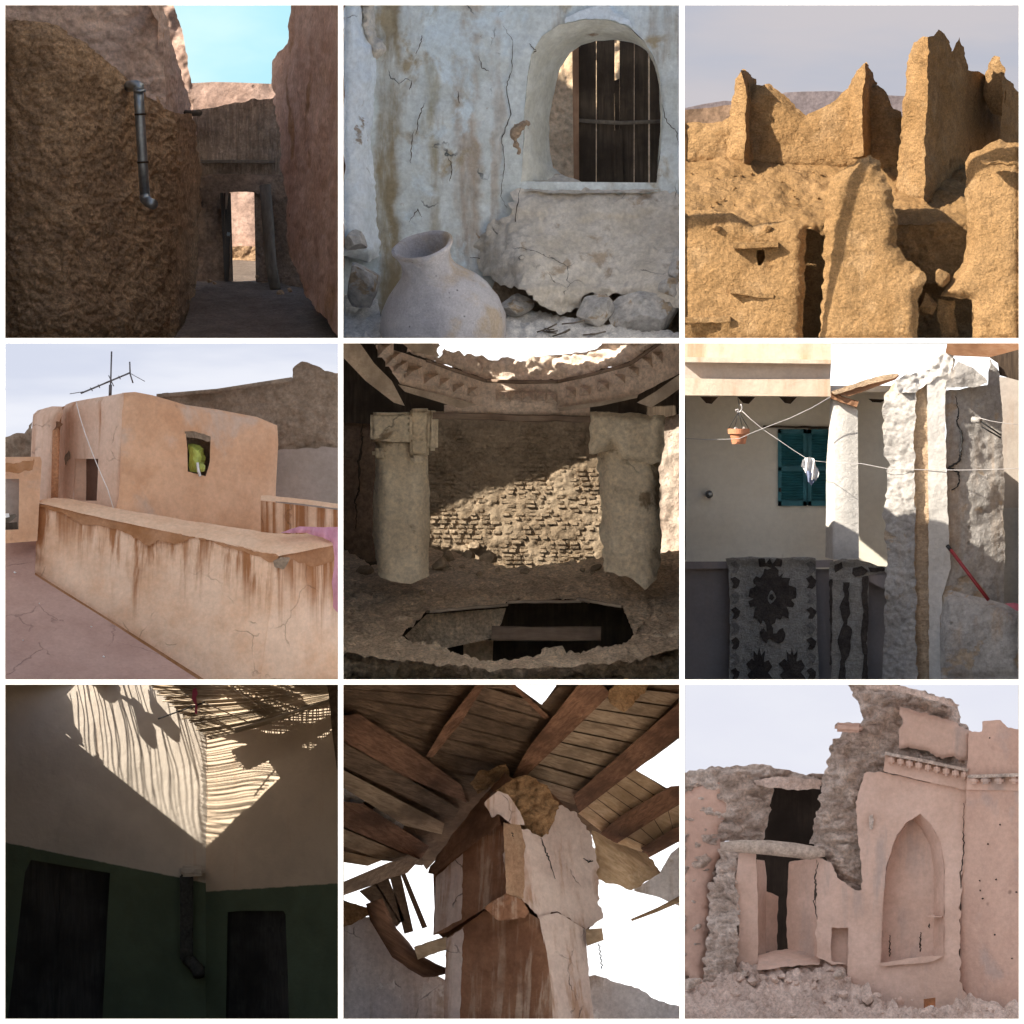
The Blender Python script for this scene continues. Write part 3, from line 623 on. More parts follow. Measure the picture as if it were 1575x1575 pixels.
struct(slab(C, 'hillside', [(0, 508), (70, 500), (150, 492), (240, 478), (300, 540), (300, 640), (0, 640)], 7.0, 'near_hill', amp=.06, freq=3, step=8, jag=3, thick=.2))
rq = dict(amp=.06, freq=2.6, octv=5, step=6, lump=(.014, 14))
o = slab(C, 'ruined_curtain_wall', [(0, 562), (100, 565), (190, 558), (230, 528), (290, 420), (340, 392), (390, 384), (410, 380), (440, 410), (500, 452), (520, 480), (545, 505), (575, 530), (640, 500), (700, 470), (740, 425), (780, 400), (890, 400), (905, 388), (940, 425), (975, 498), (1015, 512), (1040, 700), (1010, 800), (400, 780), (0, 760)], plane((0, 600, 5.0), (1000, 600, 4.36), (0, 760, 4.9)), 'ruin', rnd=.15, rr=25, jag=7, thick=.5, **rq); tag(o, 'broken mud curtain wall running behind the three towers', 'wall')
def tower(name, label, front, side, df, ds):
    t = thing(name, label, 'tower', C.P(front[0][0], 900, 4.5))
    slab(C, 'front_face', front, df, 'ruin', t, jag=6, thick=.35, rnd=.04, rr=12, **rq); slab(C, 'side_face', side, ds, 'ruin', t, jag=3, thick=.2, **rq)
tower('ruined_tower', 'leftmost pointed mud tower of the ruined curtain wall', [(228, 500), (236, 450), (252, 365), (285, 318), (300, 322), (318, 420), (320, 748), (250, 745), (200, 738), (212, 640)], [(285, 320), (300, 322), (345, 365), (356, 600), (355, 705), (319, 752), (300, 752), (300, 430)], plane((200, 600, 4.9), (320, 600, 4.55), (200, 745, 4.8)), plane((300, 500, 4.45), (356, 500, 5.6), (319, 745, 4.45)))
tower('ruined_tower', 'middle pointed mud tower of the ruined curtain wall', [(755, 480), (775, 400), (800, 335), (850, 285), (860, 300), (860, 712), (740, 722), (755, 600)], [(838, 290), (858, 288), (880, 340), (900, 388), (895, 600), (890, 690), (860, 716), (840, 716), (840, 320)], plane((745, 600, 4.6), (860, 600, 4.25), (745, 720, 4.5)), plane((858, 500, 4.15), (900, 500, 5.3), (860, 712, 4.15)))
t = thing('ruined_keep', 'tallest ruined mud tower with a jagged top and a shaded right side', 'tower', C.P(1080, 920, 3.2))
slab(C, 'front_face', [(1018, 520), (1030, 400), (1036, 300), (1050, 240), (1068, 195), (1110, 172), (1160, 164), (1172, 300), (1160, 500), (1152, 700), (1148, 925), (1070, 920), (990, 905), (1000, 700)], plane((1000, 600, 3.7), (1160, 600, 3.2), (1000, 900, 3.5)), 'ruin', t, jag=6, thick=.4, rnd=.08, rr=15, **rq)
slab(C, 'side_face', [(1130, 172), (1158, 164), (1185, 135), (1212, 155), (1235, 190), (1246, 240), (1254, 205), (1275, 168), (1298, 215), (1315, 325), (1365, 325), (1395, 350), (1420, 370), (1450, 420), (1500, 450), (1500, 780), (1330, 800), (1306, 855), (1200, 880), (1148, 928), (1120, 925), (1130, 500)], plane((1158, 500, 3.15), (1500, 500, 6.6), (1150, 900, 3.1)), 'ruin', t, jag=6, thick=.2, **rq)
tower('ruined_tower', 'rightmost ruined tower peering over the keep wall', [(1390, 345), (1405, 295), (1440, 255), (1462, 262), (1482, 330), (1490, 440), (1480, 540), (1420, 520), (1385, 430)], [(1480, 330), (1500, 368), (1520, 385), (1545, 420), (1575, 440), (1575, 680), (1470, 680), (1475, 440)], plane((1390, 300, 5.2), (1480, 300, 4.8), (1390, 430, 5.2)), plane((1480, 400, 4.7), (1575, 400, 6.0), (1480, 640, 4.7)))
SLP = plane((0, 740, 4.72), (1200, 900, 3.3), (0, 1050, 2.2))
struct(slab(C, 'rubble_slope', [(0, 728), (100, 738), (200, 728), (330, 735), (450, 705), (600, 690), (740, 712), (930, 700), (1010, 800), (1140, 880), (1200, 830), (1300, 760), (1345, 760), (1345, 1300), (1000, 1300), (600, 1050), (0, 1050)], lambda u, v: np.maximum(SLP(u, v), 2.3), 'ruin_ground', amp=.1, freq=3, octv=5, step=6, lump=(.04, 7)))
rk = dict(amp=.075, freq=1.8, octv=5, step=6, ridge=.1, lump=(.018, 13))
t = thing('ruined_house_wall', 'ruined house wall with small lintelled openings at lower left of the fortress', 'wall', C.P(280, 1575, 1.6))
slab(C, 'wall_face', [(0, 985), (60, 960), (150, 965), (250, 985), (330, 1035), (400, 1020), (520, 1010), (575, 1030), (575, 1200), (565, 1400), (560, 1575), (0, 1575)], plane((0, 1000, 1.9), (575, 1000, 1.6), (0, 1575, 1.5)), 'ruin', t, jag=7, thick=.4, rnd=.15, rr=25, holes=[[(348, 1146), (382, 1146), (384, 1180), (365, 1222), (352, 1215)], [(185, 1480), (224, 1478), (226, 1575), (180, 1575), (190, 1530)], [(0, 1488), (45, 1490), (50, 1530), (30, 1575), (0, 1575)]], **rk)
for a, b, z_, w_ in [((238, 1128), (448, 1122), 1.55, .09), ((0, 1470), (225, 1466), 1.45, .09), ((230, 1335), (430, 1362), 1.5, .08)]:
    beam('lintel', C.P(*a, z_), C.P(*b, z_), .25, w_, 'ruin', t, amp=.012)
o = slab(C, 'house_interior', [(0, 1040), (800, 1000), (800, 1575), (0, 1575)], 2.7, 'ruin', amp=.02, step=16); tag(o, 'dark inner wall seen in the gap left of the central stump', 'wall')
o = slab(C, 'central_stump', [(664, 985), (668, 880), (690, 805), (770, 762), (830, 718), (870, 708), (908, 742), (940, 812), (966, 872), (988, 980), (990, 1130), (1040, 1195), (1100, 1228), (1114, 1300), (1090, 1400), (1082, 1575), (636, 1575), (650, 1300), (658, 1100)], plane((650, 1000, 1.0), (1000, 1000, .75), (650, 1575, .6)), 'ruin', jag=9, thick=1.1, rnd=.16, rr=26, **rk); tag(o, 'big rounded mud wall stump in the centre foreground of the fortress', 'wall')
t = thing('ruined_corner_house', 'ruined mud house with a doorway at lower right of the fortress', 'house', C.P(1450, 1575, .9))
slab(C, 'wall_face', [(1308, 745), (1330, 705), (1380, 685), (1430, 650), (1462, 636), (1490, 650), (1575, 655), (1575, 1575), (1342, 1575), (1336, 1374), (1190, 1360), (1240, 1290), (1292, 1200), (1315, 1100), (1306, 900)], plane((1310, 900, 1.2), (1575, 900, .9), (1310, 1575, .7)), 'ruin', t, jag=6, thick=.7, rnd=.2, rr=25, **rk)
beam('coping', C.P(1390, 748, .85), C.P(1575, 750, .75), .3, .04, 'ruin', t, amp=.02)
slab(C, 'door_pier', [(1180, 1372), (1262, 1378), (1256, 1440), (1275, 1540), (1240, 1575), (1200, 1540), (1178, 1460)], 1.2, 'ruin', t, jag=5, thick=.4, rnd=.15, **rk)
o = slab(C, 'collapsed_cellar', [(1050, 1180), (1350, 1200), (1350, 1575), (1050, 1575)], 2.8, 'ruin', amp=.03, step=14); tag(o, 'dark collapsed cellar between the stump and the corner house', 'cellar')
o = slab(C, 'cellar_lip', [(985, 1150), (1060, 1170), (1150, 1215), (1210, 1180), (1270, 1180), (1310, 1120), (1290, 1210), (1230, 1290), (1190, 1240), (1100, 1235), (1000, 1200)], 2.35, 'ruin_ground', amp=.1, freq=3, step=6, jag=12, thick=.5, lump=(.12, 5), rnd=.2, rr=20); tag(o, 'crumbling rim of the collapsed cellar', 'mud')
for u, v, d, su, sv, lab in [(1200, 1275, 1.1, 80, 95, 'boulder at the mouth of the collapsed cellar'), (1130, 1400, 1.3, 120, 130, 'wedge of fallen mud below the boulder'), (1090, 1290, .5, 60, 110, 'lump of mud on the shoulder of the central stump'), (160, 1040, 1.7, 50, 45, 'dark stone set in the top of the ruined house wall'), (400, 1050, 1.7, 60, 40, 'flat stone on the ruined house wall')]:
    tag(rock(C, 'mud_lump', u, v, d, su, sv, 'ruin'), lab, 'lump')
for k in range(90):
    u = random.uniform(20, 1000); v = random.uniform(770, 960); d = float(max(SLP(u, v), 2.3))-.03
    if u > 640 and v > 830: continue
    s = random.uniform(5, 17); tag(rock(C, 'stone', u, v, d, s*1.3, s, 'ruin_ground'), 'small stone scattered on the slope below the curtain wall', 'stone', 'stones on the fortress slope')

# ================================================================ scene 4: roof terrace under cloud
mud('ochre', (.62, .345, .195), (.71, .43, .265), scale=.9, bump=.35, bscale=6, grain=.1, patches=[((.60, .43, .32), .52, .66, .8)], spots=.25)
mud('ochre_streak', (.66, .44, .31), (.72, .51, .375), scale=.9, bump=.35, bscale=6, grain=.1, streak=((.36, .14, .05), 1.0, 3.2, .2), cracks=.4)
mud('parapet', (.70, .43, .265), (.80, .56, .39), scale=1.0, bump=.35, bscale=6, grain=.1, streak=((.33, .135, .05), .95, 5.0, .12), cracks=.3, st=(.40, .56), fall=(C4.x(176), C4.z(752), C4.x(1276), C4.z(990), 1.05))
mud('parapet_cap', (.68, .43, .27), (.75, .51, .34), scale=1.4, bump=.3, bscale=7, grain=.12)
mud('parapet_rim', (.34, .155, .065), (.44, .23, .12), scale=1.6, bump=.4, bscale=7, grain=.15)
mud('terrace', (.37, .225, .175), (.44, .28, .22), scale=.8, bump=.25, bscale=8, grain=.1, cracks=.35)
mud('brown_back', (.26, .19, .13), (.32, .24, .17), scale=.9, bump=.8, bscale=8, grain=.3, spots=.4)
mud('grey_back', (.34, .28, .23), (.38, .31, .26), scale=.9, bump=.3, bscale=6, grain=.12)
mud('terracotta', (.40, .18, .09), (.46, .23, .12), bump=.3)
plain('sack', (.42, .47, .10), .45, .25); plain('sack_tie', (.72, .70, .66), .7)
plain('blanket', (.52, .25, .31), .95, .12); plain('antenna_metal', (.16, .15, .15), .5, .2, .6); plain('wire_white', (.72, .66, .6), .6)
wood('door_brown', (.20, .11, .075), (.26, .16, .11)); plain('pink_brick', (.5, .25, .2), .9)
C = C4
sky_vault(px(7.5), px(520.5), 10.2, 18.7, 5.3, 10.475, 'sky_cloud')
struct(boxw('partition_wall', (px(8), 18.75, 5.3), (px(1040), 18.8, 10.46), 'partition_dark')) if False else struct(boxw('partition_wall', (px(8), 18.75, 5.3), (px(526), 18.82, 10.46), 'partition_dark'))  # opaque backing added so the vault does not light the hall
t = thing('back_wall', 'rough brown mud wall behind the terrace house', 'wall', C.P(1300, 760, 4.2))
slab(C, 'wall_face', [(640, 262), (760, 252), (1000, 232), (1340, 180), (1346, 140), (1370, 112), (1400, 100), (1450, 122), (1520, 148), (1575, 158), (1575, 800), (1200, 800), (640, 400)], plane((700, 300, 4.4), (1575, 300, 3.8), (700, 700, 4.4)), 'brown_back', t, amp=.07, freq=2.5, octv=5, step=7, jag=8, thick=.2, lump=(.08, 5))
slab(C, 'plaster_base', [(1180, 525), (1300, 505), (1575, 490), (1575, 800), (1180, 800)], plane((700, 300, 4.33), (1575, 300, 3.73), (700, 700, 4.33)), 'grey_back', t, amp=.03, step=9, jag=6, thick=.08)
tube('coping', [C.P(720, 262, 4.3), C.P(1000, 234, 4.1), C.P(1340, 184, 3.9)], .035, 'brown_back', t, 7, amp=.2)
o = slab(C, 'ruin_far', [(0, 455), (60, 435), (115, 432), (130, 390), (150, 378), (170, 560), (0, 560)], 4.3, 'brown_back', amp=.06, freq=3, step=7, jag=10, thick=.15, lump=(.1, 6)); tag(o, 'distant brown ruin at the left edge of the terrace', 'ruin')
t = thing('terrace_house', 'small ochre plastered house on the roof terrace', 'house', C.P(560, 780, 1.8))
FR = plane((560, 400, 1.75), (1275, 400, 3.1), (560, 750, 1.75)); LF = plane((560, 400, 1.75), (290, 400, 3.3), (560, 700, 1.75))
slab(C, 'front_wall', [(562, 245), (620, 241), (700, 256), (850, 300), (1000, 322), (1180, 356), (1272, 395), (1276, 480), (1268, 650), (1262, 900), (520, 830), (545, 720), (555, 500)], FR, 'ochre', t, amp=.03, freq=1.2, step=8, rnd=.12, rr=14, thick=.5, holes=[[(852, 425), (900, 432), (966, 448), (962, 560), (942, 628), (862, 606), (860, 500)]])
slab(C, 'side_wall', [(285, 330), (300, 300), (330, 288), (400, 275), (500, 258), (566, 245), (558, 500), (548, 720), (540, 790), (268, 790), (270, 500)], LF, 'ochre_streak', t, amp=.03, freq=1.2, step=8, rnd=.12, rr=14, thick=.35, holes=[[(345, 548), (452, 548), (446, 740), (340, 740)]])
WD = lambda e: (lambda u, v: FR(u, v)+e)
slab(C, 'window_recess', [(840, 410), (980, 430), (980, 640), (840, 640)], WD(.42), 'brown_back', t, amp=.03, step=8, thick=.1)
slab(C, 'broken_lintel', [(848, 420), (905, 426), (968, 446), (966, 470), (930, 462), (856, 450)], WD(-.02), 'brown_back', t, amp=.05, freq=6, step=5, jag=4, thick=.2)
t2 = poly(C, 'door', [(395, 548), (456, 548), (450, 745), (390, 745)], lambda u, v: LF(u, v)+.28, 'door_brown', t, .05)
slab(C, 'door_reveal', [(340, 545), (400, 548), (394, 745), (338, 745)], plane((340, 600, LF(340, 600)+.02), (400, 600, LF(400, 600)+.3), (340, 740, LF(340, 740)+.02)), 'ochre_streak', t, amp=.01, step=8, thick=.05)
o = slab(C, 'house_wing', [(140, 540), (150, 400), (155, 345), (175, 325), (240, 307), (285, 308), (288, 340), (268, 390), (262, 790), (150, 790), (138, 700)], plane((140, 500, 2.9), (285, 500, 2.5), (140, 750, 2.9)), 'ochre_streak', amp=.04, freq=1.4, step=8, rnd=.2, rr=18, thick=.5); tag(o, 'rounded pale wing left of the terrace house', 'wall')
o = slab(C, 'gap_backing', [(235, 330), (310, 300), (310, 790), (235, 790)], 3.6, 'terracotta', amp=.01, step=9, thick=.1); tag(o, 'reddish strip of wall in the gap behind the rain channel', 'wall')  # terracotta backing that closes the gap between wing and house
tube('down_pipe', [C.P(272, 385, 2.45), C.P(258, 420, 2.4), C.P(254, 560, 2.38), C.P(250, 730, 2.38)], .06, 'terracotta', None, 8); tag(bpy.data.objects['down_pipe'], 'terracotta rain channel between the wing and the house', 'pipe')
slab(C, 'wall_hole', [(302, 560), (300, 530), (318, 508), (326, 520), (322, 545), (308, 560), (300, 595)], lambda u, v: LF(u, v)-.02, 'brown_back', t, amp=.03, step=5, jag=3, thick=.05)
# sack in the window
c = C.P(898, 545, FR(898, 545)+.16)
t = thing('stuffed_sack', 'yellow-green sack stuffed into the terrace house window', 'sack', c-Vector((0, 0, .2)))
slab(C, 'bag', [(861, 482), (885, 478), (912, 486), (932, 508), (940, 540), (934, 572), (918, 590), (934, 602), (905, 612), (866, 606)], lambda u, v: FR(u, v)+.05, 'sack', t, amp=.06, freq=7, octv=4, ridge=.7, step=3, thick=.15, rnd=.16, rr=22)
tube('knot', [C.P(925, 600, FR(920, 600)-.02), C.P(926, 580, FR(920, 600)-.06), C.P(924, 565, FR(920, 600)-.04)], .05, 'sack', t, 9, radii=[.05, .055, .02])
tube('tie', [C.P(906, 565, FR(906, 600)-.06), C.P(910, 600, FR(906, 600)-.07), C.P(918, 628, FR(906, 600)-.05)], .022, 'sack_tie', t, 7)
# annex at left
t = thing('annex_wall', 'low ochre annex wall with an opening at the left terrace edge', 'wall', C.P(80, 930, 1.6))
slab(C, 'wall_face', [(0, 540), (185, 538), (192, 560), (170, 925), (0, 938)], plane((0, 600, 1.7), (190, 600, 2.0), (0, 900, 1.5)), 'ochre', t, amp=.03, freq=1.5, step=8, rnd=.06, holes=[[(0, 640), (88, 640), (85, 872), (0, 876)]], thick=.3)
slab(C, 'rim', [(0, 575), (165, 545), (150, 600), (100, 610), (0, 605)], 1.55, 'parapet_rim', t, amp=.02, step=8, jag=8, thick=.08)
slab(C, 'niche_back', [(0, 630), (120, 630), (120, 890), (0, 890)], 2.05, 'grey_back', t, amp=.02, step=10, thick=.1)
for k, (pts, m, lab) in enumerate([([(0, 815), (70, 800), (78, 812), (30, 850)], 'grey_wood', 'broken board lying in the annex opening'), ([(0, 845), (78, 838), (84, 872), (0, 874)], 'old_wood', 'dark box at the bottom of the annex opening'), ([(5, 800), (40, 798), (44, 815), (5, 822)], 'sack_tie', 'pale rag on top of the junk in the annex opening')]):
    o = poly(C, ['board', 'dark_box', 'rag'][k], pts, 1.72-.06*k, m, None, .12); tag(o, lab, ['board', 'box', 'rag'][k])
# parapet
t = thing('terrace_parapet', 'rust-streaked ochre parapet crossing the terrace foreground', 'parapet', C.P(900, 1575, 0))
PF = plane((170, 900, 2.0), (1270, 1000, .3), (160, 1075, 1.95)); PR = plane((1270, 1000, .3), (1550, 1000, .9), (1200, 1550, .15))
slab(C, 'front_face', [(176, 752), (400, 800), (700, 862), (1000, 925), (1276, 990), (1240, 1250), (1196, 1575), (930, 1575), (900, 1550), (500, 1290), (160, 1078), (166, 900)], PF, 'parapet', t, amp=.025, freq=1.3, step=8, thick=.25)
slab(C, 'end_face', [(1274, 990), (1400, 965), (1530, 938), (1575, 1000), (1575, 1575), (1192, 1575), (1240, 1250)], PR, 'parapet', t, amp=.03, freq=1.3, step=8, thick=.25)
slab(C, 'cap', [(172, 750), (188, 738), (250, 728), (330, 735), (520, 772), (900, 836), (1200, 884), (1340, 893), (1440, 890), (1530, 930), (1532, 945), (1280, 996), (1000, 930), (700, 868), (400, 806)], plane((176, 750, 1.95), (1276, 990, .25), (1440, 890, .8)), 'parapet_cap', t, amp=.02, freq=2, step=8, thick=.08, rnd=.05, rr=10)
slab(C, 'cap_rim', [(176, 752), (400, 803), (700, 866), (1000, 929), (1278, 993), (1250, 1022), (1150, 985), (1080, 965), (960, 925), (880, 915), (800, 940), (720, 920), (690, 950), (640, 925), (560, 880), (450, 850), (380, 850), (300, 800), (180, 768)], lambda u, v: PF(u, v)-.03, 'parapet_rim', t, amp=.015, step=7, jag=7, thick=.05)
slab(C, 'end_rim', [(1278, 993), (1530, 942), (1550, 1000), (1525, 1020), (1440, 1040), (1400, 1030), (1340, 1010), (1290, 1050), (1255, 1030)], lambda u, v: PR(u, v)-.03, 'parapet_rim', t, amp=.02, step=7, jag=8, thick=.05)
slab(C, 'broken_corner', [(1255, 1020), (1290, 1000), (1330, 1000), (1325, 1020), (1300, 1055), (1262, 1045)], .2, 'brown_back', t, amp=.04, step=5, jag=6, thick=.1)
slab(C, 'skirting', [(160, 1070), (500, 1282), (900, 1535), (960, 1575), (900, 1575), (480, 1300), (158, 1085)], lambda u, v: PF(u, v)-.05, 'parapet_rim', t, amp=.01, step=7, thick=.08)
t = thing('rear_parapet', 'streaked parapet running right behind the house corner', 'parapet', C.P(1380, 900, 1.8))
slab(C, 'wall_face', [(1196, 740), (1575, 785), (1575, 930), (1196, 930)], plane((1200, 760, 2.3), (1575, 800, 1.7), (1200, 900, 2.3)), 'parapet', t, amp=.02, step=8, thick=.2)
slab(C, 'cap', [(1196, 716), (1230, 714), (1575, 757), (1575, 778), (1300, 745), (1196, 738)], plane((1200, 716, 2.35), (1575, 760, 1.7), (1200, 740, 2.25)), 'parapet_cap', t, amp=.015, step=6, thick=.25)
struct(slab(C, 'terrace_floor', [(0, 930), (166, 918), (160, 1080), (500, 1294), (900, 1554), (950, 1586), (0, 1586)], plane((0, 930, 2.2), (200, 930, 2.2), (0, 1575, -1.5)), 'terrace', amp=.01, freq=1, step=12))
# blanket
def bl(u, v):
    u = np.asarray(u, float); v = np.asarray(v, float); return .55-.25*np.clip((v-880)/90, 0, 1)+.05*np.sin(u/9+v/60)
o = slab(C, 'blanket', [(1285, 888), (1330, 872), (1375, 858), (1480, 862), (1575, 860), (1575, 1260), (1548, 1252), (1528, 1225), (1526, 1100), (1534, 1000), (1528, 935), (1480, 908), (1400, 888)], bl, 'blanket', amp=.03, freq=5, step=6, thick=.05, rnd=.06, rr=10); tag(o, 'pink blanket hung over the parapet end', 'blanket')
# antenna
t = thing('roof_antenna', 'thin metal television antenna on the terrace house roof', 'antenna', C.P(506, 255, 2.5))
tube('mast', [C.P(506, 258, 2.5), C.P(512, 55, 2.5)], .013, 'antenna_metal', t, 8)
tube('mast_foot', [C.P(505, 260, 2.5), C.P(507, 208, 2.5)], .026, 'antenna_metal', t, 8)
tube('boom', [C.P(370, 248, 2.5), C.P(597, 153, 2.5)], .014, 'antenna_metal', t, 8)
for a, b, r_ in [((595, 103), (597, 156), .012), ((596, 155), (610, 200), .012), ((320, 250), (395, 238), .006), ((598, 156), (665, 193), .005), ((498, 165), (522, 215), .007), ((480, 200), (530, 180), .01), ((415, 222), (424, 236), .008), ((450, 208), (458, 222), .008), ((545, 168), (552, 182), .008)]:
    tube('element', [C.P(*a, 2.48), C.P(*b, 2.52)], r_, 'antenna_metal', t, 6)
o = tube('cable', [C.P(u, v, 1.5) for u, v in [(350, 288), (365, 350), (390, 430), (425, 525), (460, 610), (495, 690), (520, 775)]], .007, 'wire_white', None, 6); tag(o, 'thin pale cable hanging down across the terrace house', 'cable')
for u, v, s in [(68, 1070, 16), (180, 1212, 10), (475, 1455, 18), (105, 1380, 9), (420, 1318, 12)]:
    tag(rock(C, 'pebble', u, v, float(plane((0, 930, 2.2), (200, 930, 2.2), (0, 1575, -1.5))(u, v))-.02, s, s*.6, 'sack_tie'), 'small pale chip lying on the terrace floor', 'pebble', 'chips on the terrace')

# ================================================================ scene 5: dark hall with an octagonal roof opening
mud('hall_mud', (.62, .475, .335), (.74, .59, .43), scale=1.2, bump=1.0, bscale=9, grain=.45, bdist=.08)
mud('hall_brick', (.30, .225, .15), (.40, .31, .215), scale=1.8, bump=.7, bscale=9, grain=.3)
mud('hall_plaster', (.76, .63, .45), (.84, .72, .54), scale=1.4, bump=.5, bscale=7, grain=.25, cracks=.5, patches=[((.34, .25, .16), .58, .66, 1.2)])
mud('hall_rim', (.70, .55, .44), (.80, .65, .53), scale=1.4, bump=.8, bscale=8, grain=.3)
mud('hall_left', (.22, .15, .10), (.28, .19, .13), scale=1.2, bump=.5, bscale=7, cracks=.9)
wood('hall_wood', (.26, .18, .13), (.36, .27, .20), axis=(2, 20, 20))
wood('hall_board', (.46, .36, .27), (.60, .49, .38), axis=(3, 20, 20))
C = C5
ZR = 10.475
litw = [(415, 815), (560, 745), (700, 690), (900, 640), (1060, 575), (1215, 515), (1215, 1120), (700, 1120), (600, 1000), (415, 960)]
litr = [(1440, 330), (1574, 330), (1574, 1010), (1440, 1010)]
litring = [(430, 12), (830, 12), (1330, 12), (1250, 95), (1000, 130), (640, 120), (470, 60)]
holes = []
for poly_, d in ((litw, 7.35), (litr, 7.35), (litring, None)):
    h = [toward_sun(C.P(u, v, d if d else 3.55-max(0, abs(u-830)-170)/800*2.2), ZR) for u, v in poly_]; holes.append(np.array([(p.x, p.y) for p in h]))
holes.append(np.array([(px(900), 13.8), (px(1060), 13.8), (px(1060), 16.3), (px(900), 16.3)]))
struct(roof_with_hole('hall_roof', px(9), px(1046), 13.9, 24.6, ZR, holes, 'hall_mud', .06))  # unseen roof, openings shaped from the sun patches wanted inside
struct(boxw('partition_wall', (px(6), 18.85, 5.3), (px(10), 24.5, 10.46), 'partition_dark'))
struct(boxw('partition_wall', (px(6), 24.55, 5.3), (px(1046), 24.6, 10.46), 'partition_dark'))
sky_back(C.x(420), C.x(1280), 21.2, 10.1, 10.47, 'sky_white')
t = thing('brick_wall', 'coursed mud brick back wall of the hall lit by a slanting sunbeam', 'wall', C.P(800, 1070, 7.4))
slab(C, 'wall_core', [(380, 330), (1240, 330), (1240, 1100), (380, 1100)], 7.365, 'hall_brick', t, amp=.05, freq=2.5, octv=5, step=7, thick=.2, lump=(.04, 6))
BV = []
for k in range(8):
    bm = bmesh.new(); bmesh.ops.create_cube(bm, size=1); bmesh.ops.bevel(bm, geom=bm.edges[:], offset=.2, segments=2, affect='EDGES'); r_ = random.Random(k)
    for v in bm.verts: v.co += Vector((r_.uniform(-1, 1), r_.uniform(-1, 1), r_.uniform(-1, 1)))*.07
    me = bpy.data.meshes.new('brick'); bm.to_mesh(me); bm.free(); me.materials.append(MATS['hall_brick']); BV.append(me)
v = 400; spec = []
while v < 1085:
    h = random.uniform(17, 24); u = 405+random.uniform(-30, 10)
    while u < 1225:
        wd = random.uniform(32, 64)
        if not (v > 930 and u < 700 and random.random() < .35): spec.append((u, v, wd, h))
        u += wd
    v += h
spec.sort(key=lambda b: -(b[1] > 640)*1000-b[1]); rest = bmesh.new()
for i_, (u, v, wd, h) in enumerate(spec):
    loc = C.P(u+wd/2, v+h/2+random.uniform(-2, 2)+(u-800)*.012, 7.428+random.uniform(-.018, .018)); sc_ = ((wd-2)*K, .16, (h-1)*K); ro = (0, random.uniform(-.04, .04), random.uniform(-.04, .04))
    me = BV[random.randrange(8)]
    if i_ < 300:
        o = bpy.data.objects.new('brick', me); COL.objects.link(o); o.location = loc; o.scale = sc_; o.rotation_euler = ro
        o.parent = t; o.matrix_parent_inverse = Matrix.Translation(-WLOC(t))
    else:
        n0 = len(rest.verts); rest.from_mesh(me); rest.verts.ensure_lookup_table()
        for vv in rest.verts[n0:]: vv.co = Vector((vv.co.x*sc_[0], vv.co.y*sc_[1], vv.co.z*sc_[2]))+loc
me = bpy.data.meshes.new('upper_bricks'); rest.to_mesh(me); rest.free(); o = link('upper_bricks', me, 'hall_brick', t); o['kind'] = 'stuff'
o = slab(C, 'left_wall', [(0, 220), (175, 220), (175, 1020), (0, 1020)], 7.4, 'hall_left', amp=.06, freq=2, step=9, thick=.2); tag(o, 'dark cracked wall at the left edge of the hall', 'wall')
crack(C, [(120, 300), (100, 420), (108, 470), (88, 560), (92, 690), (72, 740), (80, 800), (70, 880)], dfun(7.32), .02, 'plank_dark', bpy.data.objects['left_wall'])
o = slab(C, 'side_wall', [(1440, 330), (1574, 330), (1574, 1010), (1440, 1010)], 7.4, 'hall_rim', amp=.07, freq=2.5, step=9, thick=.2); tag(o, 'bright sunlit wall at the right edge of the hall', 'wall')
t = thing('hall_pillar', 'pale plastered pillar left of the sunlit brick wall', 'pillar', C.P(290, 1110, 4))
def col(u0, u1, d, r):
    c_ = (u0+u1)/2; w_ = (u1-u0)/2
    return lambda u, v: d+r*np.abs((np.asarray(u, float)-c_)/w_)**4
slab(C, 'shaft', [(165, 470), (400, 480), (418, 700), (418, 900), (412, 1085), (330, 1122), (240, 1110), (180, 1085), (155, 900), (160, 650)], col(155, 418, 3.95, .3), 'hall_plaster', t, amp=.04, freq=2, octv=5, step=8, jag=3, thick=.6)
roughbox(C, 'capital_block', 143, 335, 335, 470, 3.65, 4.4, 'hall_plaster', t, .025, 4, bev=.04)
roughbox(C, 'capital_pier', 325, 320, 412, 540, 3.8, 4.4, 'hall_plaster', t, .03, 4, bev=.03)
roughbox(C, 'capital_block', 405, 330, 452, 510, 3.75, 4.4, 'hall_plaster', t, .03, 4, bev=.05)
roughbox(C, 'corbel', 330, 534, 394, 566, 3.6, 4.0, 'hall_plaster', t, .02, 3, bev=.03)
roughbox(C, 'corbel', 150, 500, 215, 545, 3.75, 4.1, 'hall_plaster', t, .03, 3, bev=.05)
t = thing('hall_pillar', 'darker mud pillar right of the sunlit brick wall', 'pillar', C.P(1330, 1140, 3.9))
slab(C, 'shaft', [(1182, 480), (1478, 490), (1470, 700), (1472, 1000), (1456, 1100), (1405, 1148), (1340, 1095), (1210, 1062), (1198, 850), (1186, 640)], col(1190, 1475, 3.7, .35), 'hall_plaster', t, amp=.06, freq=2, octv=5, step=8, jag=6, thick=.6, lump=(.05, 4))
slab(C, 'capital', [(1148, 330), (1492, 350), (1494, 470), (1476, 565), (1430, 575), (1300, 545), (1260, 480), (1235, 520), (1150, 525)], 3.45, 'hall_plaster', t, amp=.09, freq=3, step=8, jag=6, thick=.6, rnd=.12, rr=18)
o = beam('lintel', C.P(430, 352, 3.8), C.P(1180, 366, 3.75), .35, .10, 'hall_wood', None, amp=.012); tag(o, 'long wooden lintel spanning the two hall pillars', 'beam')
o = slab(C, 'ceiling', [(0, 0), (280, 20), (330, 320), (330, 400), (0, 380)], 7.3, 'plank_dark', amp=.03, step=12, thick=.2); tag(o, 'dark ceiling behind the left of the octagonal rim', 'ceiling')
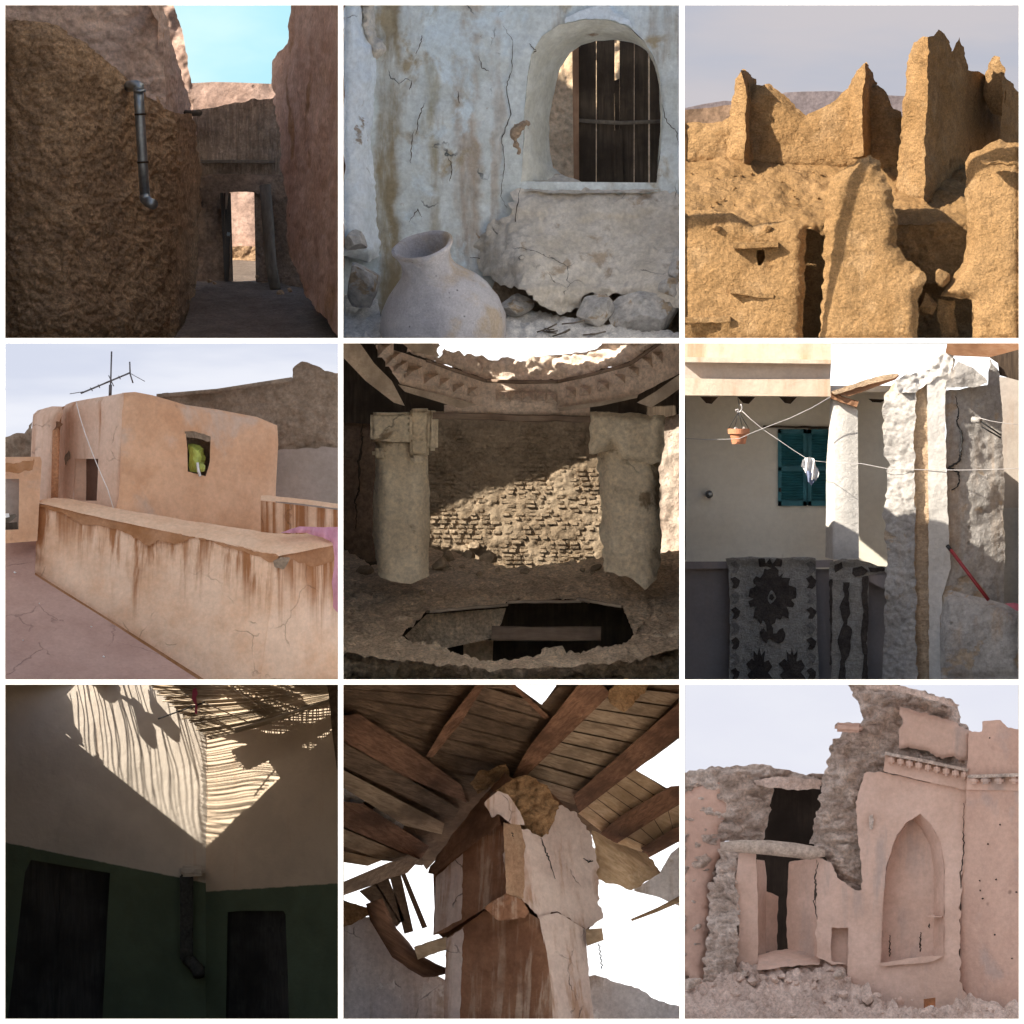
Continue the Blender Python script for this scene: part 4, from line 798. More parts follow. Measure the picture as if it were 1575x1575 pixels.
o = slab(C, 'ceiling', [(1280, 200), (1575, 60), (1575, 340), (1440, 370), (1280, 380)], 7.3, 'plank_dark', amp=.03, step=12, thick=.2); tag(o, 'dark ceiling behind the right of the octagonal rim', 'ceiling')
# octagonal rim
def dring(u, v): return 3.6-np.clip(np.abs(np.asarray(u, float)-830)-170, 0, 900)/800*2.2
t = thing('roof_opening_rim', 'octagonal rim of the hall roof opening with rows of corbels', 'rim', C.P(830, 340, 3.6))
slab(C, 'mud_curb', [(440, 100), (470, 40), (600, 70), (700, 85), (800, 95), (900, 80), (1000, 66), (1150, 58), (1190, 25), (1260, 0), (1575, 0), (1440, 30), (1330, 112), (1000, 192), (680, 188), (420, 96), (300, 60), (300, 0), (440, 0)], dring, 'hall_rim', t, amp=.1, freq=2.4, octv=5, step=7, jag=12, thick=.25, lump=(.12, 5))
slab(C, 'frieze', [(160, 20), (420, 104), (670, 198), (1000, 202), (1335, 118), (1460, 25), (1575, 10), (1575, 150), (1365, 255), (1000, 325), (800, 332), (620, 298), (280, 205)], lambda u, v: dring(u, v)+.06, 'hall_rim', t, amp=.06, freq=3, octv=5, step=8, thick=.25)
slab(C, 'lintel_face', [(480, 300), (640, 296), (1000, 318), (1150, 310), (1150, 350), (900, 345), (480, 340)], 3.72, 'hall_rim', t, amp=.03, step=8, thick=.1)
for pts in ([(400, 95), (535, 145), (672, 190)], [(672, 190), (830, 196), (1002, 194)], [(1002, 194), (1170, 158), (1335, 112)], [(1335, 112), (1400, 66), (1470, 15)]):
    tube('moulding', [C.P(u, v, float(dring(u, v))-.1) for u, v in pts], .03, 'hall_wood', t, 8, amp=.15)
for pts, e in (([(268, 206), (450, 250), (632, 300), (560, 318), (300, 240)], -.12), ([(1000, 314), (1200, 285), (1372, 252), (1366, 268), (1200, 305), (1010, 330)], -.12), ([(20, 18), (95, 18), (160, 110), (240, 190), (300, 305), (250, 290), (120, 190), (20, 85)], -.35), ([(1365, 290), (1450, 240), (1575, 150), (1575, 215), (1500, 270), (1430, 312)], -.3), ([(290, 20), (420, 12), (462, 80), (340, 60)], -.2)):
    poly(C, 'board', pts, lambda u, v, e=e: dring(u, v)+e, 'hall_board', t, .12)
def pyr(u, v, w_, h_, d):
    w_ *= 1.2; h_ *= 1.25
    P = [C.P(u-w_/2, v-h_/2, d), C.P(u+w_/2, v-h_/2, d), C.P(u+w_/2, v+h_/2, d), C.P(u-w_/2, v+h_/2, d), C.P(u, v-h_*.1, d-w_*K*1.3)]
    return link('corbel', mesh('corbel', P, [(0, 1, 4), (1, 2, 4), (2, 3, 4), (3, 0, 4), (3, 2, 1, 0)]), 'hall_rim', t)
for u, v, w_, h_ in [(212, 48, 62, 56), (248, 92, 62, 52), (278, 128, 60, 44), (335, 155, 78, 50), (420, 185, 66, 44), (478, 205, 50, 40), (545, 228, 52, 36), (610, 240, 48, 34), (752, 260, 58, 42), (812, 256, 46, 36), (865, 262, 58, 40), (925, 262, 46, 36), (972, 268, 46, 40), (1062, 246, 50, 40), (1130, 238, 48, 36), (1212, 214, 52, 40), (1288, 184, 48, 40), (1350, 150, 44, 36), (1412, 108, 46, 40), (1460, 84, 44, 44)]:
    pyr(u, v, w_, h_, float(dring(u, v))+.03)
# floor with the opening into the storey below
HOLE = [(272, 1368), (340, 1310), (412, 1245), (560, 1232), (760, 1212), (780, 1200), (1100, 1196), (1300, 1226), (1352, 1350), (1290, 1410), (1040, 1450), (700, 1480), (560, 1460), (430, 1412)]
def dfl(u, v): return 7.3-(np.asarray(v, float)-960)*.0127
o = slab(C, 'hall_floor', [(0, 955), (150, 1040), (300, 1000), (420, 960), (600, 1000), (800, 1050), (1210, 1000), (1440, 980), (1574, 965), (1574, 1420), (1300, 1480), (700, 1520), (0, 1440)], dfl, 'hall_mud', amp=.06, freq=2.5, octv=5, step=7, holes=[HOLE], thick=.2, lump=(.07, 6)); struct(o)
t = thing('floor_opening_curb', 'crumbling mud curb around the octagonal hole in the hall floor', 'curb', C.P(800, 1575, 1.5))
slab(C, 'front_curb', [(0, 1380), (150, 1372), (272, 1368), (430, 1402), (490, 1420), (560, 1447), (700, 1470), (860, 1455), (920, 1440), (925, 1412), (1010, 1408), (1040, 1440), (1150, 1428), (1300, 1400), (1355, 1350), (1450, 1350), (1575, 1345), (1575, 1590), (0, 1590)], lambda u, v: 2.2-(np.asarray(v, float)-1380)*.004+np.clip(np.asarray(v, float)-1490, 0, 200)*.012, 'hall_mud', t, amp=.12, freq=2.0, octv=5, ridge=.2, step=6, jag=10, thick=.5, lump=(.16, 4.5))
slab(C, 'far_curb', [(405, 1250), (430, 1190), (600, 1150), (800, 1120), (1100, 1120), (1280, 1100), (1350, 1090), (1400, 1160), (1430, 1260), (1356, 1350), (1300, 1228), (1100, 1196), (780, 1196), (760, 1212), (560, 1232)], lambda u, v: dfl(u, v)-.12, 'hall_mud', t, amp=.06, freq=3, octv=5, step=7, jag=6, thick=.25, lump=(.08, 6))
beam('edge_board', C.P(405, 1250, 3.6), C.P(765, 1218, 4.0), .2, .045, 'hall_board', t); beam('edge_board', C.P(770, 1206, 4.1), C.P(1110, 1202, 4.1), .2, .045, 'hall_board', t); beam('edge_board', C.P(1095, 1190, 4.1), C.P(1302, 1226, 3.9), .2, .045, 'hall_board', t)
o = slab(C, 'lower_frieze', [(400, 1262), (765, 1232), (745, 1300), (700, 1372), (480, 1420), (330, 1390), (300, 1360)], 4.3, 'hall_mud', amp=.09, freq=5, step=7, thick=.1); tag(o, 'carved frieze seen inside the floor opening', 'frieze')
o = beam('lower_beam', C.P(700, 1348, 4.3), C.P(1200, 1352, 4.3), .3, .22, 'hall_wood'); tag(o, 'thick beam across the floor opening of the hall', 'beam')
o = slab(C, 'lower_room', [(250, 1180), (1400, 1180), (1400, 1520), (250, 1520)], 5.5, 'plank_dark', amp=.02, step=20); tag(o, 'dark sheet for the shaded lower storey in the floor opening', 'room')  # near-black sheet puts the shade of the storey below into colour
o = poly(C, 'lower_doorway', [(568, 1378), (706, 1380), (702, 1480), (570, 1480)], 5.2, 'outer_wall', None, .1); tag(o, 'small doorway painted pale for its light far down in the floor opening', 'doorway')  # pale sand colour stands in for light in the doorway
for u, v, s, sv in [(115, 1062, 92, 66), (500, 1000, 90, 70), (595, 990, 100, 64), (690, 1000, 110, 90), (612, 948, 80, 50), (470, 1040, 120, 90), (850, 1070, 60, 44), (1175, 1046, 66, 32), (640, 1075, 44, 30), (725, 1060, 40, 30), (380, 1165, 50, 40), (1160, 1072, 30, 20), (565, 1045, 36, 26), (1115, 1058, 36, 22)]:
    tag(rock(C, 'stone', u, v, float(dfl(u, v))-.12, s, sv, 'hall_brick'), 'loose stone lying on the hall floor', 'stone', 'stones on the hall floor')
for k in range(60):
    u = random.uniform(20, 1550); v = random.uniform(1040, 1180); s = random.uniform(6, 18)
    tag(rock(C, 'stone', u, v, float(dfl(u, v))-.08, s*1.3, s, 'hall_mud'), 'loose stone lying on the hall floor', 'stone', 'stones on the hall floor')

# ================================================================ scene 6: courtyard gallery with rugs
mud('gallery_wall', (.84, .77, .64), (.88, .82, .70), scale=.9, bump=.15, bscale=5, grain=.06, patches=[((.48, .38, .27), .66, .74, .9)])
mud('white_plaster', (.58, .55, .505), (.64, .61, .57), scale=1.2, bump=.5, bscale=6, grain=.12)
mud('peel_plaster', (.36, .335, .31), (.48, .45, .415), scale=1.2, bump=.8, bscale=7, grain=.25, patches=[((.46, .36, .26), .58, .63, 1.3)], streak=((.42, .30, .2), .6, 3, .3), spots=.5)
mud('channel', (.44, .31, .20), (.50, .37, .25), scale=1.2, bump=.8, bscale=9, grain=.3, straw=.4)
mud('eave', (.62, .50, .38), (.68, .56, .44), scale=1.2, bump=.2, grain=.08, streak=((.5, .3, .18), .8, 2.2, .2))
mud('shaded_eave', (.46, .40, .35), (.52, .46, .40), bump=.2, grain=.08, streak=((.42, .26, .16), .8, 2, .2))  # grey copy of the eave plaster, its shadow put into the colour
mud('balustrade', (.27, .23, .215), (.32, .27, .25), bump=.15, grain=.06, streak=((.36, .28, .24), .5, 3, .3))
mud('rug_pale', (.32, .295, .26), (.40, .37, .33), scale=4, bump=.9, bscale=22, grain=.3, straw=.4)
mud('rug_dark', (.055, .045, .04), (.09, .075, .065), scale=4, bump=.8, bscale=22, grain=.4)
mud('rug_grey', (.20, .185, .17), (.26, .24, .22), scale=4, bump=.8, bscale=22, grain=.4)
plain('shutter_teal', (.035, .17, .20), .55, .2); plain('pot', (.60, .25, .13), .8, .1); plain('rope', (.55, .52, .50), .8); plain('cloth_white', (.7, .69, .68), .9, .15)
plain('cloth_blue', (.2, .23, .34), .9, .2); plain('red_pole', (.30, .03, .035), .4); plain('pink_cloth', (.55, .16, .2), .9); plain('iron', (.03, .03, .03), .6)
wood('warm_wood', (.34, .17, .09), (.42, .24, .14), axis=(4, 20, 20))
C = C6
sky_back(C.x(0), C.x(1580), 19.6, 5.4, 10.46, 'sky_white')
# unseen sheet behind the top rail, edge shaped to cast the pillars' shadow
edge = [toward_sun(C.P(u, v, .35), 10.49) for u, v in [(930, 795), (1060, 800), (1140, 850), (1225, 868), (1350, 940), (1490, 1020)]]
V = [(p.x, p.y) for p in edge]+[(edge[-1].x, 10.6), (px(800), 10.6), (px(800), edge[0].y)]
V = [(max(a, px(800)), b) for a, b in V]; m = len(V)
me = mesh('shadow_sheet', [(a, b, 10.475) for a, b in V]+[(a, b, 10.545) for a, b in V], [tuple(range(m)), tuple(range(2*m-1, m-1, -1))]+[(i, (i+1) % m, m+(i+1) % m, m+i) for i in range(m)])
struct(link('shadow_sheet', me, 'frame_white'))
t = thing('gallery_back_wall', 'cream gallery wall behind the courtyard pillars', 'wall', C.P(330, 1010, 3))
slab(C, 'wall_face', [(0, 230), (1010, 230), (1010, 1100), (0, 1100)], 3.0, 'gallery_wall', t, amp=.01, step=12, thick=.2, holes=[[(450, 415), (680, 415), (680, 760), (446, 762)]])
beam('shutter_lintel', C.P(380, 400, 2.97), C.P(680, 404, 2.97), .1, .03, 'old_wood', t)
sheet('gallery_roof', C.x(0), C.x(1000), 16.35, 18.2, 9.72, 'gallery_wall', .1)
t = thing('window_shutters', 'teal louvred window shutters in the cream gallery wall', 'shutter', C.P(560, 765, 3))
for a, b in ((446, 578), (584, 690)):
    L = poly(C, 'leaf', [(a-3, 412), (b+4, 412), (b+4, 764), (a-3, 766)], 3.02, 'shutter_teal', t, .05)
    for (p, q, r_, s_) in ((a, 412, a+16, 764), (b-16, 412, b, 764), (a, 412, b, 432), (a, 742, b, 764), (a, 586, b, 604)): boxw('stile', C.P(p, s_, 2.96), C.P(r_, q, 3.015), 'shutter_teal', L)
    y_ = 440
    while y_ < 736:
        if not 574 < y_ < 606: beam('slat', C.P(a+16, y_, 2.985), C.P(b-16, y_, 2.985), .045, .012, 'shutter_teal', L, up=(0, .7, .7), amp=0, seg=1)
        y_ += 12
beam('hinge', C.P(450, 690, 2.95), C.P(462, 690, 2.95), .03, .06, 'iron', t)
t = thing('wall_tap', 'small iron stub with a sooty stain on the cream wall', 'tap', C.P(130, 720, 2.9)); tube('stub', [C.P(128, 708, 2.98), C.P(130, 710, 2.82)], .05, 'grey_wood', t, 9); tube('cap', [C.P(130, 710, 2.83), C.P(131, 712, 2.78)], .06, 'zinc', t, 9)
o = beam('door_edge', C.P(12, 270, 2.9), C.P(12, 1010, 2.9), .06, .06, 'iron', up=(1, 0, 0)); tag(o, 'dark upright post at the left edge of the gallery', 'post')
t = thing('gallery_eave', 'layered plaster eave over the cream gallery', 'eave', C.P(340, 260, 1))
slab(C, 'parapet', [(0, 0), (690, 0), (690, 98), (0, 84)], 1.25, 'eave', t, amp=.01, step=12, thick=.4)
slab(C, 'cornice', [(0, 80), (692, 94), (692, 112), (0, 104)], 1.05, 'eave', t, amp=.015, step=8, thick=.3)
slab(C, 'frieze', [(0, 104), (690, 112), (686, 185), (0, 184)], 1.3, 'shaded_eave', t, amp=.01, step=10, thick=.2)
slab(C, 'fascia', [(0, 178), (300, 183), (686, 182), (688, 262), (0, 256)], 1.12, 'eave', t, amp=.01, step=10, thick=.3)
for u in (130, 300, 492, 900): 
    o = poly(C, 'rafter_end', [(u-42, 262), (u+42, 264), (u+12, 296), (u-14, 292)] if u < 800 else [(u-40, 272), (u+40, 276), (u+20, 290), (u-20, 288)], 2.2 if u < 800 else 2.4, 'old_wood', t, .3)
o = slab(C, 'slim_pillar', [(688, 258), (760, 290), (812, 325), (814, 600), (818, 1005), (700, 1010), (664, 1000), (668, 600), (680, 400)], lambda u, v: 1.2+np.clip(700-np.asarray(u, float), 0, 40)*.012, 'white_plaster', amp=.015, step=8, thick=.35, rnd=.03); tag(o, 'slim white plastered pillar beside the teal shutters', 'pillar')
t = thing('roof_plank', 'sagging wooden roof plank between slim pillar and big pillar', 'plank', C.P(850, 230, 1.0))
poly(C, 'board', [(690, 250), (830, 200), (985, 160), (1005, 165), (985, 185), (850, 235), (770, 262)], 1.0, 'warm_wood', t, .3); slab(C, 'clay', [(690, 240), (830, 190), (940, 162), (1000, 158), (980, 178), (830, 215), (710, 252)], .95, 'channel', t, amp=.03, step=6, jag=4, thick=.2)
beam('bracket', C.P(690, 258, 1.15), C.P(812, 300, 1.15), .2, .1, 'warm_wood', t)
t = thing('peeling_pillar', 'big peeling plaster pillar with a brown mud channel', 'pillar', C.P(1060, 1575, .4))
slab(C, 'rough_face', [(930, 330), (942, 245), (985, 185), (1080, 160), (1075, 400), (1070, 800), (1085, 1575), (925, 1575), (945, 1050), (938, 800), (952, 560), (930, 500)], plane((930, 500, .55), (1080, 500, .35), (930, 1500, .5)), 'peel_plaster', t, amp=.07, freq=2.4, octv=5, step=6, jag=9, thick=.5, lump=(.035, 8))
slab(C, 'mud_channel', [(1060, 200), (1140, 170), (1140, 900), (1150, 1575), (1070, 1575), (1060, 800)], .45, 'channel', t, amp=.05, freq=4, octv=5, step=7, thick=.4)
slab(C, 'smooth_face', [(1130, 150), (1160, 90), (1230, 70), (1262, 90), (1215, 240), (1212, 400), (1228, 860), (1240, 1050), (1200, 1180), (1205, 1575), (1140, 1575), (1136, 800)], .32, 'white_plaster', t, amp=.03, step=8, jag=3, thick=.5)
slab(C, 'broken_top', [(985, 185), (1050, 150), (1150, 140), (1160, 85), (1230, 30), (1260, 60), (1240, 150), (1150, 190), (1080, 240), (1000, 240)], .3, 'white_plaster', t, amp=.08, freq=2.4, octv=5, step=6, jag=12, thick=.4, lump=(.05, 8))
t = thing('stained_pier', 'cracked grey-white plaster pier right of the mud channel pillar', 'pier', C.P(1350, 1200, .6))
slab(C, 'face', [(1208, 235), (1300, 225), (1412, 210), (1420, 80), (1460, 150), (1472, 300), (1475, 420), (1486, 650), (1480, 800), (1492, 1000), (1482, 1230), (1400, 1200), (1300, 1180), (1190, 1165), (1228, 1000), (1222, 800), (1215, 400)], plane((1210, 500, .38), (1480, 500, .7), (1210, 1100, .35)), 'peel_plaster', t, amp=.06, freq=2.2, octv=5, step=7, jag=4, thick=.5)
slab(C, 'corbel', [(1210, 222), (1240, 150), (1272, 100), (1340, 130), (1402, 180), (1410, 200), (1370, 215), (1290, 220)], .2, 'peel_plaster', t, amp=.05, freq=4, step=7, jag=4, thick=.3)
crack(C, [(1262, 260), (1275, 340), (1268, 380), (1290, 440), (1285, 520), (1278, 560), (1225, 590), (1275, 610), (1280, 660), (1240, 700)], lambda u, v: .37+(u-1210)*.00118, .02, 'iron', t)
tube('ring_bolt', [C.P(1340, 368, .4), C.P(1375, 372, .3)], .05, 'peel_plaster', t, 8)
for a, b in (((1375, 375), (1470, 440)), ((1380, 400), (1468, 452))): tube('rod', [C.P(*a, .3), C.P(*b, .5)], .012, 'iron', t, 6)
t = thing('roof_beams', 'dark reddish roof beams at the top right of the courtyard', 'beam', C.P(1400, 60, .2))
poly(C, 'beam', [(1215, 60), (1225, 0), (1430, 0), (1575, 0), (1575, 40), (1420, 82), (1250, 75)], plane((1220, 20, .1), (1575, 20, -.3), (1220, 80, .2)), 'warm_wood', t, .3)
poly(C, 'soffit', [(1415, 82), (1575, 36), (1575, 195), (1462, 165), (1455, 110)], .8, 'old_wood', t, .2)
o = slab(C, 'side_gallery_wall', [(1440, 170), (1600, 180), (1600, 772), (1440, 772)], 2.6, 'shaded_eave', amp=.01, step=12); tag(o, 'shaded gallery wall at the right edge behind the pier', 'wall')
o = slab(C, 'sunlit_wall', [(1470, 772), (1600, 772), (1600, 1240), (1470, 1240)], 1.6, 'white_plaster', amp=.01, step=12); tag(o, 'blinding white wall at the right edge of the courtyard', 'wall')
o = slab(C, 'grey_parapet', [(1185, 1160), (1240, 1150), (1300, 1168), (1400, 1190), (1480, 1212), (1575, 1255), (1600, 1575), (1195, 1575)], plane((1190, 1200, .15), (1575, 1200, -.1), (1190, 1575, -.1)), 'peel_plaster', amp=.08, freq=2, octv=5, step=8, rnd=.2, rr=30, thick=.5); tag(o, 'shaded grey parapet slope below the red pole', 'parapet')
t = thing('red_pole', 'thin dark red pole leaning against the pier', 'pole', C.P(1410, 1195, -.1)); tube('shaft', [C.P(1238, 965, .2), C.P(1412, 1196, -.15)], .028, 'red_pole', t, 9); tube('tip', [C.P(1222, 945, .22), C.P(1240, 968, .2)], .03, 'iron', t, 9)
o = slab(C, 'pink_rag', [(1488, 1212), (1530, 1208), (1600, 1222), (1600, 1250), (1540, 1244)], -.2, 'pink_cloth', amp=.03, freq=6, step=5, thick=.08); tag(o, 'bit of pink cloth on the parapet at the right edge', 'cloth')
t = thing('balustrade', 'plastered balustrade of the gallery under the rugs', 'balustrade', C.P(400, 1575, .9))
slab(C, 'panel', [(0, 1040), (960, 1060), (960, 1590), (0, 1590)], .95, 'balustrade', t, amp=.01, step=14, thick=.25)
slab(C, 'rail', [(0, 1020), (400, 1018), (700, 1012), (700, 1046), (400, 1050), (0, 1054)], .8, 'balustrade', t, amp=.008, step=10, thick=.45)
slab(C, 'rail_return', [(850, 1090), (870, 1080), (950, 1082), (950, 1155), (860, 1108)], .6, 'balustrade', t, amp=.008, step=8, thick=.3)
# rugs
def rug(t, u0, u1, v0, v1, d, wv):
    return lambda u, v: d+.03*np.sin((np.asarray(u, float)-u0)/wv)-.08*np.exp(-((np.asarray(v, float)-v0)/25)**2)
t = thing('patterned_rug', 'pale rug with a dark medallion hanging over the balustrade', 'rug', C.P(420, 1575, .6))
f1 = rug(t, 220, 630, 1005, 1575, .66, 38)
slab(C, 'pile', [(205, 1004), (300, 998), (430, 1002), (560, 996), (618, 1004), (622, 1200), (628, 1400), (636, 1590), (222, 1590), (226, 1300), (220, 1060)], f1, 'rug_pale', t, amp=.018, freq=9, octv=3, step=6, jag=3, thick=.05)
fp = lambda u, v: f1(u, v)-.022
MED = [(425, 1045), (450, 1060), (452, 1090), (470, 1075), (475, 1060), (462, 1090), (500, 1095), (495, 1130), (525, 1140), (528, 1185), (505, 1195), (525, 1215), (515, 1230), (490, 1225), (500, 1255), (495, 1285), (470, 1270), (455, 1290), (440, 1275), (432, 1300), (420, 1310), (425, 1345), (445, 1350), (450, 1330), (472, 1322), (482, 1350), (472, 1385), (445, 1398), (420, 1375), (405, 1372), (395, 1395), (372, 1380), (365, 1345), (378, 1325), (395, 1345), (395, 1310), (378, 1285), (362, 1310), (350, 1280), (335, 1280), (335, 1250), (350, 1225), (320, 1230), (312, 1205), (335, 1190), (315, 1180), (318, 1140), (345, 1130), (330, 1105), (345, 1085), (365, 1095), (375, 1075), (385, 1050), (400, 1060)]
HO = [(405, 1165), (415, 1150), (428, 1160), (440, 1185), (428, 1205), (412, 1215), (398, 1195)]
slab(C, 'medallion', MED, fp, 'rug_dark', t, amp=.01, freq=10, step=4, jag=6, jf=.11, holes=[HO], thick=.02)
slab(C, 'motif', [(355, 1008), (385, 1006), (390, 1030), (410, 1004), (420, 1030), (440, 1006), (465, 1010), (462, 1045), (435, 1042), (420, 1052), (395, 1040), (360, 1045)], fp, 'rug_dark', t, amp=.01, freq=10, step=5, jag=3, thick=.02)
slab(C, 'motif', [(408, 1172), (420, 1168), (430, 1184), (420, 1198), (406, 1190)], fp, 'rug_dark', t, amp=.004, step=4, thick=.02)
for du in (0, 150):
    slab(C, 'motif', [(300+du, 1490), (325+du, 1465), (340+du, 1480), (332+du, 1420), (352+du, 1450), (360+du, 1410), (368+du, 1450), (388+du, 1425), (382+du, 1480), (405+du, 1470), (420+du, 1500), (400+du, 1530), (425+du, 1560), (370+du, 1590), (330+du, 1575), (305+du, 1540), (325+du, 1520)], fp, 'rug_dark', t, amp=.01, freq=10, step=5, jag=3, thick=.02)
for a, b in ((226, 272), (572, 622)):
    for k in range(8):
        v_ = 1030+k*70; slab(C, 'border_motif', [(a+4, v_), (a+26, v_-14), (b, v_+6), (b-6, v_+30), (b-18, v_+44), (a+8, v_+40), (a+20, v_+20)], fp, 'rug_dark' if k % 2 else 'rug_grey', t, amp=.008, freq=10, step=5, jag=4, thick=.02)
t = thing('patterned_rug', 'narrow folded rug beside the medallion rug', 'rug', C.P(770, 1575, .5))
f2 = rug(t, 680, 860, 1010, 1575, .55, 30)
slab(C, 'pile', [(682, 1020), (740, 1008), (810, 1010), (900, 1035), (950, 1046), (946, 1066), (862, 1082), (858, 1300), (856, 1590), (690, 1590), (694, 1300), (680, 1100)], f2, 'rug_pale', t, amp=.02, freq=8, octv=3, step=6, jag=3, thick=.06)
f2p = lambda u, v: f2(u, v)-.024
for pts in ([(745, 1110), (775, 1115), (770, 1180), (780, 1240), (762, 1310), (785, 1330), (778, 1420), (755, 1480), (760, 1590), (720, 1590), (735, 1450), (718, 1380), (745, 1300), (728, 1230), (748, 1180)], [(835, 1090), (858, 1084), (856, 1590), (825, 1590), (838, 1450), (822, 1350), (842, 1250), (828, 1170)], [(705, 1030), (740, 1020), (745, 1050), (712, 1070)], [(790, 1050), (830, 1040), (860, 1060), (840, 1085), (800, 1090), (785, 1075)], [(684, 1100), (694, 1100), (694, 1400), (688, 1500)], [(860, 1048), (940, 1050), (930, 1060), (868, 1068)]):
    slab(C, 'motif', pts, f2p, 'rug_dark', t, amp=.012, freq=10, step=5, jag=5, thick=.02)
# hanging pot, clothes lines
t = thing('hanging_pot', 'terracotta flower pot hanging from wires in the courtyard', 'pot', C.P(266, 480, 1.05))
c_ = C.P(266, 480, 1.05); V, F = [], []; pr = [(0, .0), (0, .105), (.02, .108), (.155, .14), (.155, .165), (.235, .17), (.235, .15), (.16, .13), (.1, .1)]
for h, r_ in pr:
    for k in range(28): a = 2*math.pi*k/28; V.append(c_+Vector((r_*math.cos(a), r_*math.sin(a), h)))
F = [(i*28+k, i*28+(k+1) % 28, (i+1)*28+(k+1) % 28, (i+1)*28+k) for i in range(len(pr)-1) for k in range(28)]
link('pot_body', mesh('pot_body', V, F, False), 'pot', t)
for u in (218, 245, 285, 314): tube('wire', [C.P(u, 412, 1.05), C.P(266, 332, 1.0)], .006, 'iron', t, 5)
tube('hook', [C.P(u, v, 1.0) for u, v in [(266, 332), (262, 320), (252, 324), (258, 334), (276, 330), (282, 312), (276, 296)]], .012, 'rope', t, 6); tube('hanger', [C.P(270, 312, 1.02), C.P(262, 268, 1.4)], .006, 'iron', t, 5)
for u, v, s in ((252, 408, 24), (290, 408, 22)): rock(C, 'clod', u, v, 1.05, s, s*.8, 'peel_plaster', t)
def line(pts, d0, d1, lab):
    n_ = len(pts); o = tube('clothes_line', [C.P(u, v, d0+(d1-d0)*i/(n_-1)) for i, (u, v) in enumerate(pts)], .0048, 'rope', None, 6); tag(o, lab, 'rope', 'clothes lines')
line([(20, 454), (120, 460), (220, 458), (270, 455), (320, 432), (400, 400), (500, 362), (600, 315), (690, 262)], .9, .9, 'clothes line sloping up to the slim pillar top')
line([(278, 325), (320, 365), (380, 415), (450, 462), (520, 510), (575, 545), (620, 558), (665, 563)], 1.0, .7, 'clothes line from the pot hook to the hanging rag')
line([(665, 563), (760, 568), (830, 570), (900, 584), (940, 592), (1100, 598), (1300, 600), (1480, 595), (1600, 588)], .7, .1, 'level clothes line crossing the pillars')
line([(1370, 360), (1420, 374), (1480, 384), (1600, 396)], .2, .1, 'clothes line leaving the pier at the right')
t = thing('hanging_rag', 'small white and blue rag pegged on the clothes line', 'rag', C.P(595, 670, .6))
slab(C, 'cloth', [(560, 552), (572, 543), (592, 540), (612, 548), (618, 566), (626, 590), (634, 618), (622, 652), (612, 640), (600, 646), (588, 622), (578, 626), (568, 600), (552, 582)], lambda u, v: .6+.045*np.sin(np.asarray(u, float)/5+np.asarray(v, float)/40), 'cloth_white', t, amp=.03, freq=7, step=3, thick=.015)
slab(C, 'dark_fold', [(576, 600), (600, 610), (612, 650), (600, 672), (584, 652)], lambda u, v: .565+.02*np.sin(np.asarray(u, float)/5), 'cloth_blue', t, amp=.02, freq=8, step=4, thick=.02)

# ================================================================ scene 7: dim courtyard with a reed screen
def two_tone(name, up, low, z0, z1, xa, xb):
    """painted wall: pale upper wash over a green dado whose edge runs from z0 (at xa) to z1 (at xb)"""
    n = NB(name)
    sx = n.n('ShaderNodeSeparateXYZ'); n.l(n.pos, sx.inputs[0])
    e = n.math('ADD', n.math('MULTIPLY', n.math('SUBTRACT', sx.outputs[0], xa), (z1-z0)/(xb-xa)), z0)
    e = n.math('ADD', e, n.math('MULTIPLY', n.math('SUBTRACT', n.noise(6, 3), .5), .04))
    f = n.ramp(n.math('SUBTRACT', sx.outputs[2], e), -.012, .012)
    u_ = n.mix(n.ramp(n.noise(1.2, 5), .35, .65), up, tuple(x*.86 for x in up))
    st = n.noise(1, 4, .6, n.scale(n.pos, (5, 5, .5))); u_ = n.mix(n.math('MULTIPLY', n.ramp(st, .58, .72), .4), u_, (up[0]*.8, up[1]*.6, up[2]*.45))
    l_ = n.mix(n.ramp(n.noise(1.0, 5), .35, .65), low, tuple(x*.8 for x in low))
    n.bump(n.noise(8, 6), .35, .03); return n.done(n.mix(f, l_, u_))
C = C7
two_tone('dado_left', (.66, .58, .49), (.13, .165, .105), C.z(742), C.z(905), C.x(24), C.x(830))
two_tone('dado_right', (.68, .54, .40), (.13, .165, .105), C.z(968), C.z(930), C.x(945), C.x(1550))
wood('door_black', (.045, .042, .04), (.08, .074, .068)); wood('reed', (.52, .41, .29), (.68, .56, .42), axis=(3, 3, 12)); mud('duct', (.06, .06, .055), (.08, .08, .07)); plain('ribbon_pink', (.6, .12, .25), .8)
mud('court_roof', (.15, .11, .08), (.19, .14, .1))
DL = lambda u, v: np.asarray(u, float)*0+6.0
DR = plane((945, 500, 6.0), (1550, 500, 4.2), (945, 1500, 6.0))
t = thing('courtyard_wall', 'left courtyard wall with green dado and striped sun patch', 'wall', C.P(500, 1575, 6))
slab(C, 'wall_face', [(0, 2), (950, 2), (950, 1590), (0, 1590)], DL, 'dado_left', t, amp=.02, freq=1, step=12, thick=.2, holes=[[(142, 822), (300, 850), (505, 882), (492, 1100), (478, 1400), (468, 1590), (30, 1590), (60, 1350), (100, 1000), (115, 880)]])
t = thing('courtyard_wall', 'right courtyard wall with green dado and rippled sun patch', 'wall', C.P(1250, 1575, 5))
slab(C, 'wall_face', [(945, 2), (1574, 2), (1574, 1586), (945, 1586)], DR, 'dado_right', t, amp=.02, freq=1, step=12, thick=.2, holes=[[(1046, 1062), (1100, 1056), (1300, 1056), (1310, 1072), (1318, 1300), (1328, 1590), (1036, 1590), (1040, 1300)]])
t = thing('courtyard_door', 'broad dark double door in the left courtyard wall', 'door', C.P(260, 1575, 6.25))
